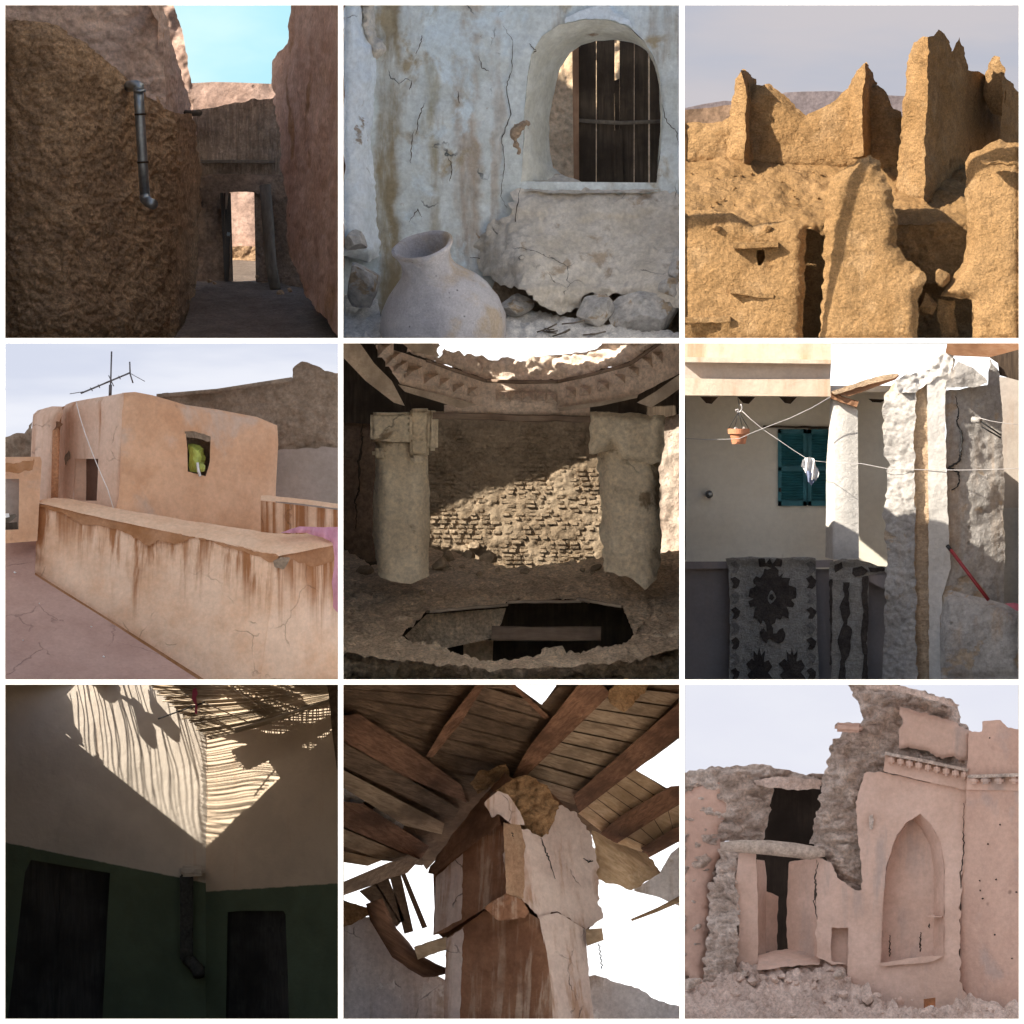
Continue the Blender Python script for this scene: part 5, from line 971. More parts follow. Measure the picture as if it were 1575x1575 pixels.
for k, (a, b, c_, e) in enumerate([(80, 290, 10, 268), (288, 530, 266, 510)]): poly(C, 'leaf', [(a, 810), (b, 815), (e, 1590), (c_, 1590)], 6.22, 'door_black', t, .06)
poly(C, 'middle_stile', [(280, 880), (298, 880), (278, 1590), (256, 1590)], 6.17, 'door_black', t, .05)
t = thing('courtyard_door', 'narrow dark door in the right courtyard wall', 'door', C.P(1180, 1575, 5.6))
for a, b in ((1020, 1124.5), (1125, 1229.5), (1230, 1350)): poly(C, 'plank', [(a, 1040), (b, 1040), (b, 1590), (a, 1590)], lambda u, v: DR(u, v)+.22, 'door_black', t, .06)
for v_ in (1130, 1330, 1510): poly(C, 'batten', [(1030, v_), (1340, v_), (1340, v_+22), (1030, v_+22)], lambda u, v: DR(u, v)+.19, 'door_black', t, .04)
t = thing('wall_duct', 'dark upright duct with a spout in the courtyard corner', 'duct', C.P(850, 1360, 5.8))
roughbox(C, 'shaft', 826, 890, 886, 1284, 5.6, 5.9, 'duct', t, .01, 3); roughbox(C, 'ledge', 828, 850, 942, 898, 5.55, 5.98, 'dado_left', t, .03, 3, bev=.04)
tube('spout', [C.P(860, 1275, 5.7), C.P(885, 1300, 5.6), C.P(908, 1325, 5.5), C.P(912, 1355, 5.45)], .1, 'duct', t, 9, amp=.1)
# unseen roof, openings shaped to throw the sun patches and light the mat
ZR7 = 5.235
LL = [(350, 8), (298, 65), (330, 120), (340, 215), (372, 260), (395, 330), (432, 362), (440, 330), (475, 395), (520, 460), (580, 520), (630, 572), (700, 602), (760, 652), (800, 682), (862, 732), (930, 776), (960, 785), (960, 8)]
RL = [(935, 785), (1005, 725), (1080, 640), (1150, 590), (1220, 520), (1292, 455), (1250, 395), (1200, 335), (1120, 285), (1010, 258), (935, 240)]
def sun_hole(P, f, z): 
    h = [toward_sun(C.P(u, v, float(f(u, v))), z) for u, v in P]; return np.array([(p.x, p.y) for p in h])
sp = [[(228, 325), (245, 322), (258, 350), (240, 358)], [(312, 366), (335, 362), (345, 402), (322, 398)], [(292, 240), (315, 245), (330, 275), (300, 262)], [(335, 285), (370, 290), (395, 325), (360, 315)], [(305, 300), (335, 300), (330, 318), (308, 315)]]
hL = sun_hole(LL, DL, ZR7); hR = sun_hole(RL, DR, ZR7)
blk = [sun_hole(b, DL, ZR7) for b in ([(440, 30), (560, 20), (552, 85), (520, 112), (470, 80)], [(602, 88), (640, 100), (680, 180), (715, 240), (718, 322), (680, 300), (640, 250), (625, 170)], [(680, 40), (720, 110), (790, 190), (830, 240), (832, 300), (780, 262), (720, 200), (690, 120)])]
hD = sun_hole([(1090, 238), (1300, 172), (1522, 105), (1522, 240), (1420, 335), (1350, 300), (1280, 285), (1180, 235)], DR, ZR7)
hM = sun_hole([(700, 60), (940, 285), (1100, 256), (1300, 195), (1512, 135), (1512, 3), (700, 3)], plane((700, 100, 4.9), (1500, 60, 3.75), (960, 250, 5.0)), ZR7)
struct(roof_with_hole('courtyard_roof', px(1), px(527), .15, 9.75, ZR7, [hL, hR, hM, hD]+[sun_hole(s, DL, ZR7) for s in sp], 'court_roof', .05, extra=blk))
def reeds(name, hole, ang, gap, rad, z, sd, wav=.02):
    """reeds laid side by side over an opening, cut to its outline"""
    r_ = random.Random(sd); dx, dy = math.cos(ang), math.sin(ang); nx_, ny_ = -dy, dx; V, F = [], []
    pr = hole@np.array([nx_, ny_]); al = hole@np.array([dx, dy]); s = pr.min()
    while s < pr.max():
        tt = np.linspace(al.min(), al.max(), 90); mi = inside(np.c_[tt*dx+s*nx_, tt*dy+s*ny_], hole)
        if mi.sum() < 2: s += gap; continue
        a0, a1 = tt[mi].min()-.02, tt[mi].max()+.02; n_ = 14; b = len(V); w_ = r_.uniform(.65, 1.25)*rad; ph = r_.uniform(0, 6); off = r_.uniform(-.25, .25)*gap; sk = r_.uniform(-.02, .02)
        for i in range(n_):
            t_ = a0+(a1-a0)*i/(n_-1); q = s+off+sk*(t_-a0)+wav*math.sin(t_*2.6+ph*.12)+.004*math.sin(t_*7+ph)
            for k in range(4): g_ = math.pi/2*k; V.append((t_*dx+(q+w_*math.cos(g_))*nx_, t_*dy+(q+w_*math.cos(g_))*ny_, z+w_*math.sin(g_)))
        for i in range(n_-1):
            for k in range(4): F.append((b+i*4+k, b+i*4+(k+1) % 4, b+i*4+4+(k+1) % 4, b+i*4+4+k))
        s += gap*r_.uniform(.8, 1.2)
    return V, F
t = thing('reed_screen', 'screen of thin reeds laid over the courtyard opening', 'screen', (px(250), 7, ZR7))
V, F = reeds('reeds', hL, R(34), .036, .0058, ZR7+.02, 3); o = link('reeds', mesh('reeds', V, F), 'reed', t); o['kind'] = 'stuff'
a_ = math.atan2(-1.8, 2.03); V, F = reeds('reeds', hR, a_, .045, .010, ZR7+.03, 5, .07); o = link('reeds', mesh('reeds', V, F), 'reed', t); o['kind'] = 'stuff'
for ang_, s_ in ((a_, 7), (R(30), 8)):  # crossed reeds added to break the sun into dots on the wall
    V, F = reeds('reeds', hD, ang_, .05, .016 if s_ == 7 else .012, ZR7+.03, s_, .03); o = link('reeds', mesh('reeds', V, F), 'reed', t); o['kind'] = 'stuff'
# hanging reed mat at top right
t = thing('reed_mat', 'sagging reed mat hanging at the top of the dim courtyard', 'mat', C.P(1150, 250, 4.4))
V, F = [], []; r_ = random.Random(12); n_ = 120
for i in range(n_):
    s = i/(n_-1); a = (690+s*270+r_.uniform(-14, 14), 14+s*248+r_.uniform(-4, 4)); b = (1510+r_.uniform(-3, 8), 8+s*96+r_.uniform(-2, 2))
    if i % 13 == 0: a = (a[0]-r_.uniform(10, 40), a[1]-4)
    da, db_ = 4.9+.2*s, 3.7+.2*s; b0 = len(V); w_ = r_.uniform(.008, .014)
    for k in range(7):
        q = k/6; p = C.P(a[0]+(b[0]-a[0])*q, a[1]+(b[1]-a[1])*q+12*math.sin(math.pi*q), da+(db_-da)*q)
        for j in range(4): g_ = math.pi/2*j; V.append(p+Vector((0, math.cos(g_)*w_, math.sin(g_)*w_)))
    for k in range(6):
        for j in range(4): F.append((b0+k*4+j, b0+k*4+(j+1) % 4, b0+k*4+4+(j+1) % 4, b0+k*4+4+j))
o = link('reeds', mesh('reeds', V, F), 'reed', t); o['kind'] = 'stuff'
tube('cross_cane', [C.P(725, 175, 4.5), C.P(850, 130, 4.4), C.P(940, 100, 4.3)], .012, 'door_black', t, 6); tube('cross_cane', [C.P(925, 95, 4.4), C.P(1150, 195, 4.3)], .01, 'reed', t, 6); tube('cross_cane', [C.P(1060, 30, 4.2), C.P(1240, 150, 4.2)], .01, 'reed', t, 6)
tube('edge_pole', [C.P(1080, 228, 4.2), C.P(1300, 160, 4.0), C.P(1515, 92, 3.8)], .028, 'reed', t, 8)
o = slab(C, 'ribbon', [(884, 40), (900, 32), (908, 60), (900, 75), (906, 120), (905, 155), (893, 150), (896, 110), (880, 85)], 4.1, 'ribbon_pink', amp=.01, step=4, thick=.01); tag(o, 'pink ribbon caught in the reed mat', 'ribbon')
o = slab(C, 'dark_post', [(1500, 2), (1574, 2), (1574, 700), (1548, 420), (1525, 250), (1510, 80)], 3.4, 'court_roof', amp=.02, step=8, thick=.2); tag(o, 'dark roof edge at the right of the dim courtyard', 'wall')

# ================================================================ scene 8: ruined ceiling over a plastered column
wood('ceil_dark', (.15, .095, .06), (.25, .165, .105), axis=(6, 6, 14), bump=.7); wood('ceil_mid', (.33, .23, .145), (.48, .35, .235), axis=(6, 6, 14), bump=.7); wood('beam_red', (.19, .095, .055), (.31, .165, .10), axis=(7, 7, 9), bump=.8); wood('ceil_gold', (.54, .36, .21), (.66, .48, .31), axis=(5, 5, 14), bump=.7)
mud('col_brown', (.22, .105, .06), (.31, .16, .095), scale=1.2, bump=.4, bscale=7, grain=.15, streak=((.50, .36, .27), .9, 4.5, .22), st=(.5, .62))
mud('col_pink', (.58, .45, .40), (.68, .55, .49), scale=1.2, bump=.35, bscale=6, grain=.12, streak=((.40, .24, .16), .9, 3.5, .2), st=(.48, .62), cracks=.8)
mud('col_edge', (.36, .22, .14), (.44, .29, .19), scale=1.6, bump=.6, bscale=8, grain=.25)
mud('col_mud', (.30, .175, .085), (.38, .23, .12), scale=2, bump=1.0, bscale=11, grain=.4)
mud('lav_wall', (.68, .64, .64), (.76, .72, .71), scale=1.2, bump=.4, bscale=7, grain=.18, cracks=.7, streak=((.44, .36, .30), .8, 4, .25), patches=[((.50, .42, .36), .58, .66, 1.4), ((.84, .82, .82), .62, .65, 2.0)])
wood('beam_up', (.17, .085, .05), (.34, .18, .105), bump=.9, ang=44); wood('beam_down', (.17, .085, .05), (.33, .175, .105), bump=.9, ang=-32)
wood('plank_up', (.20, .13, .085), (.36, .25, .165), bump=.8, ang=44); wood('plank_down', (.30, .205, .13), (.52, .385, .26), bump=.8, ang=-22); wood('plank_sunlit', (.58, .385, .22), (.80, .60, .40), bump=.8, ang=-35); wood('plank_dark_down', (.12, .078, .05), (.26, .17, .11), bump=.8, ang=-20)  # the gold plank wood carries sunlight in its colour
C = C8
sky_back(px(529), px(1044), 9.4, .06, 5.21, 'sky_white')
sheet('sun_block_sheet', px(526), px(1047), .13, 6.2, 5.225, 'partition', .05)  # unseen sheet added to keep direct sun off the column
CE = plane((0, 20, .6), (1575, 20, .6), (0, 900, 4.6))
def ce(e): return lambda u, v: CE(u, v)+e
t = thing('timber_ceiling', 'decaying timber ceiling of planks and beams over the column', 'ceiling', C.P(780, 900, 2))
slab(C, 'ceiling_lining', [(0, 2), (780, 2), (930, 112), (1010, 2), (1574, 2), (1574, 250), (1360, 412), (1500, 492), (1574, 480), (1574, 690), (1400, 792), (1250, 760), (1180, 720), (1060, 660), (760, 560), (600, 640), (400, 870), (370, 825), (200, 825), (0, 790)], lambda u, v: CE(u, v)+.12, 'ceil_dark', t, amp=.02, step=10, thick=.1)
def bay(p00, p10, p11, p01, n, mat, e, skip=()):
    for k in range(n):
        if k in skip: continue
        a, b = k/n+.004, (k+1)/n-.006
        L = lambda p, q, s: (p[0]+(q[0]-p[0])*s, p[1]+(q[1]-p[1])*s)
        j = random.uniform(-.02, .02)
        poly(C, 'plank', [L(p00, p10, a), L(p00, p10, b), L(p01, p11, b+random.uniform(-.008, .004)), L(p01, p11, a)], ce(e+j), mat, t, .06)
bay((800, 480), (1230, 20), (1574, 60), (1075, 570), 9, 'plank_down', .0)
bay((1095, 610), (1350, 400), (1510, 500), (1215, 705), 6, 'plank_sunlit', .0)
bay((1250, 750), (1574, 560), (1574, 680), (1385, 785), 5, 'plank_sunlit', .0)
bay((400, 380), (640, 20), (940, 110), (800, 470), 6, 'plank_dark_down', .0)
bay((930, 105), (1010, 25), (1140, 25), (960, 190), 2, 'ceil_dark', .0)
bay((400, 480), (400, 360), (800, 440), (720, 520), 3, 'plank_dark_down', .1)
bay((0, 170), (0, 2), (660, 2), (400, 370), 5, 'plank_dark_down', .05)
bay((640, 30), (650, 2), (800, 2), (800, 40), 2, 'plank_dark_down', .0)
bay((0, 330), (0, 150), (90, 150), (600, 560), 3, 'plank_dark_down', .08)
bay((0, 800), (0, 300), (560, 560), (380, 850), 9, 'plank_dark_down', .3, skip=(4,))
for pts, m, e in [([(790, 450), (865, 310), (1110, 0), (1190, 0), (1245, 60), (1010, 290), (862, 432)], 'beam_up', -.3), ([(1072, 530), (1575, 85), (1574, 240), (1100, 606)], 'beam_up', -.28), ([(1198, 698), (1290, 620), (1520, 484), (1574, 480), (1574, 555), (1265, 752)], 'beam_up', -.25), ([(1382, 768), (1574, 655), (1574, 730), (1420, 812)], 'beam_up', -.25),
                  ([(640, 0), (680, 0), (560, 190), (430, 350), (395, 350), (480, 210)], 'beam_up', -.25), ([(0, 165), (85, 150), (330, 310), (560, 480), (585, 560), (300, 440), (0, 265)], 'beam_down', -.2), ([(0, 275), (300, 440), (552, 590), (520, 640), (300, 530), (0, 385)], 'plank_dark_down', -.15),
                  ([(0, 400), (300, 560), (482, 655), (470, 705), (300, 665), (0, 480)], 'plank_down', -.2), ([(0, 552), (110, 565), (412, 760), (372, 822), (0, 662)], 'beam_down', -.22), ([(0, 670), (310, 802), (200, 825), (0, 752)], 'plank_down', -.1), ([(0, 930), (230, 832), (372, 818), (312, 882), (0, 992)], 'plank_up', -.4), ([(0, 778), (130, 808), (200, 822), (130, 850), (0, 830)], 'ceil_gold', .1), ([(780, 18), (800, 15), (970, 170), (940, 175)], 'beam_down', -.12)]:
    poly(C, 'beam', pts, ce(e), m, t, .22)
slab(C, 'fallen_clay', [(1235, 40), (1290, 0), (1420, 0), (1415, 40), (1360, 90), (1310, 140), (1255, 125), (1230, 90)], ce(-.4), 'col_mud', t, amp=.12, freq=5, step=6, jag=8, thick=.15)
slab(C, 'clay_fill', [(0, 490), (130, 535), (300, 650), (280, 690), (120, 610), (0, 545)], ce(.1), 'lav_wall', t, amp=.05, freq=5, step=7, jag=6, thick=.1)
slab(C, 'clay_crumb', [(600, 470), (650, 410), (760, 385), (778, 430), (700, 480), (640, 520)], ce(-.35), 'col_mud', t, amp=.08, freq=5, step=7, jag=8, thick=.2)
o = slab(C, 'cross_beam', [(1162, 690), (1260, 735), (1420, 800), (1478, 880), (1340, 962), (1170, 912)], plane((1165, 700, 2.6), (1470, 880, 3.4), (1170, 910, 2.5)), 'plank_sunlit', amp=.05, freq=4, step=6, jag=6, thick=.4, rnd=.14, rr=30); tag(o, 'thick cross beam coloured as sunlit right of the column head', 'beam')
t = thing('plastered_column', 'square plastered column with peeling pink and brown faces', 'column', C.P(820, 1575, 1.2))
LFc = plane((765, 700, 1.1), (440, 900, 2.0), (700, 1500, 1.0)); RFc = plane((765, 700, 1.1), (1200, 900, 2.3), (950, 1500, 1.0))
slab(C, 'core', [(430, 880), (560, 760), (660, 560), (720, 460), (860, 440), (980, 520), (1060, 600), (1140, 700), (1170, 850), (1190, 1080), (1130, 1160), (1140, 1300), (1160, 1586), (490, 1586), (498, 1200), (440, 1150)], 2.35, 'col_brown', t, amp=.02, step=10, thick=.3)
slab(C, 'head_left', [(440, 900), (570, 785), (730, 642), (765, 690), (768, 972), (670, 1042), (500, 1150), (430, 1168)], LFc, 'col_brown', t, amp=.025, freq=2, step=7, thick=.3)
slab(C, 'head_left_plaster', [(442, 905), (568, 792), (565, 1000), (560, 1095), (432, 1162)], lambda u, v: LFc(u, v)-.03, 'col_pink', t, amp=.015, step=7, jag=4, thick=.04)
slab(C, 'head_right', [(758, 680), (860, 680), (925, 718), (962, 690), (985, 630), (1005, 570), (1090, 606), (1148, 690), (1178, 800), (1192, 1000), (1205, 1085), (1130, 1140), (1000, 1062), (905, 1092), (840, 1000), (765, 972)], RFc, 'col_pink', t, amp=.03, freq=2, octv=5, step=6, jag=10, jf=.05, thick=.3)
slab(C, 'head_edge', [(752, 650), (830, 660), (850, 760), (848, 1000), (765, 975)], lambda u, v: RFc(u, v)-.04, 'col_edge', t, amp=.03, freq=3, step=6, jag=4, thick=.1)
slab(C, 'head_flake', [(665, 560), (725, 510), (770, 520), (830, 600), (850, 660), (790, 655), (730, 610), (700, 630)], .9, 'col_pink', t, amp=.03, step=6, jag=4, thick=.12)
slab(C, 'head_mud', [(690, 480), (740, 440), (800, 450), (860, 430), (950, 480), (1003, 555), (985, 640), (960, 700), (920, 722), (850, 690), (800, 600), (730, 530)], 1.7, 'col_mud', t, amp=.10, freq=3, octv=5, step=6, jag=8, thick=.4, lump=(.14, 6))
slab(C, 'cornice', [(402, 880), (450, 800), (600, 600), (760, 420), (790, 450), (690, 520), (660, 570), (735, 620), (742, 660), (600, 760), (440, 888)], plane((420, 850, 1.8), (760, 440, 1.4), (700, 650, .9)), 'beam_red', t, amp=.03, freq=4, step=7, jag=3, thick=.3)
slab(C, 'shaft_left', [(496, 1180), (680, 1045), (770, 1000), (920, 1098), (952, 1250), (972, 1420), (982, 1586), (478, 1586), (486, 1350)], plane((920, 1200, 1.15), (500, 1200, 1.9), (960, 1550, .95)), 'col_brown', t, amp=.03, freq=2, step=7, thick=.4)
slab(C, 'shaft_strip', [(492, 1185), (572, 1130), (560, 1350), (550, 1586), (478, 1586), (484, 1350)], plane((920, 1200, 1.1), (500, 1200, 1.85), (960, 1550, .9)), 'col_pink', t, amp=.015, step=7, jag=4, thick=.04)
slab(C, 'shaft_right', [(912, 1085), (1000, 1062), (1130, 1140), (1140, 1250), (1152, 1420), (1172, 1586), (978, 1586), (964, 1400), (945, 1230)], plane((930, 1200, 1.1), (1150, 1200, 1.8), (970, 1550, .95)), 'col_pink', t, amp=.03, freq=2.4, step=7, jag=3, thick=.4)
slab(C, 'shaft_ledge', [(664, 1040), (765, 974), (838, 1002), (868, 1060), (850, 1088), (730, 1100)], .88, 'col_brown', t, amp=.06, freq=4, step=5, jag=6, thick=.3, lump=(.04, 7))
slab(C, 'bracket', [(1130, 1140), (1205, 1135), (1213, 1190), (1135, 1218)], 1.6, 'ceil_mid', t, amp=.02, step=6, thick=.3)
for pts in ([(925, 720), (945, 780), (968, 830), (990, 920)], [(1120, 815), (1140, 830), (1172, 828)], [(930, 1120), (1000, 1210), (1005, 1270), (1060, 1330)], [(1080, 1150), (1100, 1250), (1115, 1390)], [(755, 640), (790, 690), (805, 740)]):
    crack(C, pts, lambda u, v: RFc(u, v)-.03, .012, 'door_black', t)
o = beam('side_bracket', C.P(350, 1250, 2.0), C.P(500, 1200, 2.0), .25, .2, 'ceil_mid'); tag(o, 'timber bracket stuck into the left side of the column', 'beam')
o = slab(C, 'left_plaster_wall', [(0, 1075), (60, 1070), (110, 1085), (190, 1080), (250, 1240), (400, 1330), (500, 1380), (500, 1586), (0, 1586)], 3.6, 'lav_wall', amp=.04, freq=2, step=8, jag=4, thick=.2); tag(o, 'stained grey plaster wall at lower left of the column', 'wall')
o = slab(C, 'wall_cap_mud', [(0, 1000), (90, 1030), (180, 1050), (190, 1090), (130, 1080), (90, 1100), (0, 1140)], 3.5, 'col_mud', amp=.06, freq=4, step=7, jag=5, thick=.2); tag(o, 'brown mud capping the stained plaster wall', 'mud')
o = tube('bent_log', [C.P(u, v, 2.6) for u, v in [(160, 1010), (185, 1080), (225, 1160), (280, 1235), (340, 1290), (400, 1322), (440, 1330), (486, 1332)]], .12, 'beam_down', None, 12, radii=[.13, .15, .15, .17, .13, .13, .11, .05], amp=.16); tag(o, 'bent dark log sagging down beside the column', 'log')
for pts, lab in [([(232, 905), (282, 890), (340, 1150), (298, 1162)], 'broad plank hanging down left of the column'), ([(282, 890), (302, 882), (404, 1130), (380, 1138)], 'narrow plank hanging next to the column'), ([(90, 965), (170, 930), (282, 1110), (262, 1130)], 'outer plank of the fan of hanging boards'), ([(165, 935), (225, 905), (300, 1100), (276, 1112)], 'inner plank of the fan of hanging boards')]:
    o = poly(C, 'hanging_plank', pts, 2.9, 'ceil_dark', None, .1); tag(o, lab, 'plank', 'planks hanging by the column')
o = slab(C, 'right_plaster_wall', [(1130, 1352), (1200, 1356), (1280, 1384), (1340, 1400), (1400, 1432), (1470, 1470), (1550, 1490), (1574, 1500), (1574, 1586), (1130, 1586)], 3.6, 'lav_wall', amp=.04, freq=2.4, step=8, jag=6, thick=.2); tag(o, 'broken pale plaster wall at lower right of the column', 'wall')
o = slab(C, 'upper_plaster_wall', [(1470, 885), (1520, 790), (1574, 750), (1574, 1040), (1440, 985), (1345, 962)], 3.4, 'lav_wall', amp=.03, step=8, jag=3, thick=.2); tag(o, 'grey plaster corner under the ceiling at the right', 'wall')
o = tube('thin_log', [C.P(1340, 1098, 3.3), C.P(1460, 1050, 3.2), C.P(1574, 995, 3.2)], .03, 'ceil_gold', None, 8, radii=[.02, .035, .05], amp=.15); tag(o, 'thin broken pole against the bright sky', 'pole')
t = thing('hanging_chain', 'thin blue-grey chain hanging beside the column', 'chain', C.P(1205, 1320, 1.6))
for k in range(11): tube('chain_link', [C.P(1190+k*1.4, 1205+k*10.5, 1.6), C.P(1190+k*1.4+(6 if k % 2 else -2), 1205+k*10.5+6, 1.6), C.P(1191+k*1.4, 1205+k*10.5+12, 1.6)], .012, 'zinc', t, 5)

# ================================================================ scene 9: pink ruin with a pointed niche
mud('pink', (.54, .345, .265), (.61, .405, .315), scale=.9, bump=.3, bscale=6, grain=.1, spots=.6, patches=[((.50, .36, .30), .56, .68, .8)])
mud('pink_smooth', (.58, .39, .30), (.66, .46, .365), scale=1.0, bump=.25, bscale=6, grain=.1, streak=((.40, .32, .28), .7, 2.5, .3))
mud('grey_mud', (.54, .41, .33), (.68, .55, .46), scale=1.6, bump=1.0, bscale=9, grain=.4, bdist=.09)
mud('rubble', (.56, .41, .33), (.68, .52, .43), scale=2, bump=1.0, bscale=10, grain=.35)
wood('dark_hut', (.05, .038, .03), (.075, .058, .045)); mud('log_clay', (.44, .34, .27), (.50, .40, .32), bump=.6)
plain('rust', (.30, .12, .05), .85, .45); plain('niche_tint', (.50, .34, .22), .95)
C = C9
sky_vault(px(1053.5), px(1566.5), .2, 9.0, .06, 5.228, 'sky_pale')
cr = dict(octv=5, step=6, ridge=.35, lump=(.26, 3.6), strata=1.5)
t = thing('collapsed_house', 'collapsed pink house wall with a dark hole on the left of the ruin', 'house', C.P(300, 1400, 3.2))
slab(C, 'mud_wall', [(0, 418), (130, 402), (200, 392), (370, 386), (480, 408), (560, 424), (650, 430), (650, 480), (420, 490), (418, 560), (400, 640), (378, 735), (190, 745), (205, 800), (150, 900), (130, 1000), (122, 1200), (110, 1420), (0, 1420)], plane((0, 600, 3.1), (640, 600, 3.4), (0, 1400, 2.9)), 'grey_mud', t, amp=.12, freq=2.2, jag=11, thick=.4, rnd=.1, **cr)
slab(C, 'plaster_face', [(0, 520), (60, 492), (185, 468), (200, 540), (245, 590), (180, 660), (170, 720), (200, 790), (150, 880), (135, 1000), (125, 1200), (112, 1400), (0, 1350)], plane((0, 600, 3.03), (640, 600, 3.3), (0, 1400, 2.83)), 'pink', t, amp=.03, freq=1.5, step=8, jag=14, jf=.05, thick=.1, rnd=.08, rr=14)
slab(C, 'straw_eave', [(330, 455), (480, 440), (650, 455), (640, 500), (520, 500), (430, 492), (350, 478)], 3.0, 'rubble', t, amp=.06, freq=5, step=6, jag=5, thick=.3)
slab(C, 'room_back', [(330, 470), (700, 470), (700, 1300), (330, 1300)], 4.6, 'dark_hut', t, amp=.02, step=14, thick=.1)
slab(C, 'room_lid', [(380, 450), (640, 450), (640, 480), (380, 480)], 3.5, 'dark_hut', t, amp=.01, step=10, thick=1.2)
slab(C, 'core', [(0, 700), (260, 760), (420, 1240), (700, 1000), (900, 900), (900, 1420), (0, 1420)], 3.6, 'grey_mud', t, amp=.05, step=10, thick=.2, holes=[[(340, 800), (500, 800), (495, 1240), (345, 1250)]])
t = thing('window_bay', 'broken pink window bay under a thick log lintel', 'wall', C.P(440, 1320, 2.4))
slab(C, 'broken_edge', [(188, 775), (270, 800), (262, 900), (275, 1150), (255, 1310), (320, 1340), (200, 1420), (95, 1420), (120, 1200), (140, 950), (165, 850)], plane((150, 900, 2.7), (270, 900, 2.5), (150, 1400, 2.2)), 'grey_mud', t, amp=.14, freq=2.4, jag=12, thick=.4, **cr)
slab(C, 'left_jamb', [(268, 785), (345, 790), (352, 1000), (356, 1250), (350, 1320), (252, 1320), (268, 1150), (250, 930)], 2.45, 'pink_smooth', t, amp=.02, step=8, jag=3, thick=.5)
slab(C, 'right_jamb', [(498, 832), (625, 808), (612, 1000), (632, 1100), (634, 1270), (488, 1232), (484, 1100)], plane((490, 900, 2.9), (630, 900, 2.5), (490, 1200, 2.9)), 'pink_smooth', t, amp=.02, step=8, jag=3, thick=.4)
slab(C, 'inner_post', [(385, 960), (420, 975), (446, 990), (442, 1240), (385, 1245)], 3.3, 'pink_smooth', t, amp=.03, step=7, jag=4, thick=.2)
slab(C, 'inner_jamb', [(348, 820), (385, 825), (395, 900), (388, 1250), (352, 1255)], plane((348, 900, 2.9), (390, 900, 3.3), (348, 1200, 2.9)), 'pink_smooth', t, amp=.02, step=7, thick=.2)
slab(C, 'sill', [(355, 1258), (450, 1235), (540, 1232), (640, 1262), (636, 1305), (500, 1310), (352, 1325)], plane((355, 1310, 2.2), (640, 1310, 2.2), (450, 1235, 2.8)), 'pink_smooth', t, amp=.03, step=7, jag=4, thick=.3)
o = tube('log_lintel', [C.P(u, v, 2.3) for u, v in [(182, 762), (280, 758), (400, 766), (520, 780), (600, 788), (662, 792)]], .1, 'log_clay', None, 12, radii=[.07, .1, .12, .12, .11, .06], amp=.1); tag(o, 'thick crooked log lintel over the window bay', 'log')
t = thing('ruined_niche_wall', 'tall broken pink wall with a pointed arch niche', 'wall', C.P(1050, 1500, 2))
MW = plane((650, 700, 2.6), (1310, 700, 2.2), (650, 1400, 2.3))
slab(C, 'mud_core', [(768, 20), (850, 0), (960, 16), (1062, 38), (1160, 66), (1272, 108), (1282, 190), (1335, 222), (1330, 520), (900, 560), (900, 1010), (720, 1000), (660, 880), (650, 790), (588, 735), (612, 640), (640, 560), (652, 420), (682, 350), (690, 280), (735, 240), (705, 215), (722, 196), (835, 200), (842, 178), (805, 95)], lambda u, v: MW(u, v)+.14, 'grey_mud', t, amp=.14, freq=2.2, jag=14, thick=.6, rnd=.12, rr=25, **cr)
slab(C, 'upper_plaster', [(1006, 118), (1130, 152), (1282, 204), (1330, 232), (1322, 385), (1255, 348), (1200, 362), (1140, 325), (1060, 308), (1008, 312), (998, 270), (1015, 200)], lambda u, v: MW(u, v)-.10, 'pink_smooth', t, amp=.02, step=6, jag=12, thick=.14, rnd=.05, rr=10)
NI = [(918, 1298), (930, 1000), (946, 850), (985, 722), (1032, 652), (1102, 608), (1150, 662), (1190, 742), (1208, 850), (1206, 1262), (1060, 1280)]
AL = [(690, 1132), (770, 1132), (766, 1302), (690, 1282)]
slab(C, 'plaster_face', [(842, 425), (930, 418), (1312, 500), (1302, 700), (1284, 1000), (1278, 1380), (1345, 1510), (910, 1530), (775, 1420), (765, 1300), (690, 1300), (622, 1262), (622, 812), (690, 832), (720, 900), (800, 962), (832, 962), (832, 850), (812, 700), (806, 560)], lambda u, v: MW(u, v)-.13, 'pink_smooth', t, amp=.035, freq=1.3, octv=5, step=6, jag=7, jf=.05, thick=.15, holes=[NI, AL])
slab(C, 'niche_back', [(905, 590), (1225, 590), (1225, 1310), (905, 1310)], lambda u, v: MW(u, v)+.30-(np.asarray(u, float)-920)*.0004, 'pink_smooth', t, amp=.02, step=9, thick=.1)
V, F = [], []; NI2 = [(p[0]-(60 if p[0] > 1090 else 0)*(1 if p[1] < 1270 else .6), p[1]+(14 if p[1] < 900 else 0)) for p in NI]; A, B = dens(NI, 8), dens(NI2, 8); m_ = len(A)
for s in range(5):
    for a, b in zip(A, B): q = s/4; u, v = a[0]+(b[0]-a[0])*q, a[1]+(b[1]-a[1])*q; V.append(C.P(u, v, float(MW(u, v))-.15+.45*q))
F = [(s*m_+i, s*m_+i+1, (s+1)*m_+i+1, (s+1)*m_+i) for s in range(4) for i in range(m_-1)]
link('niche_reveal', mesh('niche_reveal', V, F, True), 'pink_smooth', t)
slab(C, 'niche_sill', [(912, 1296), (1060, 1272), (1160, 1262), (1208, 1262), (1150, 1292), (1040, 1300), (930, 1312)], lambda u, v: MW(u, v)-.2, 'pink_smooth', t, amp=.02, step=6, jag=3, thick=.5)
beam('niche_shelf', C.P(1132, 1078, 2.1), C.P(1206, 1084, 2.05), .25, .025, 'pink_smooth', t)
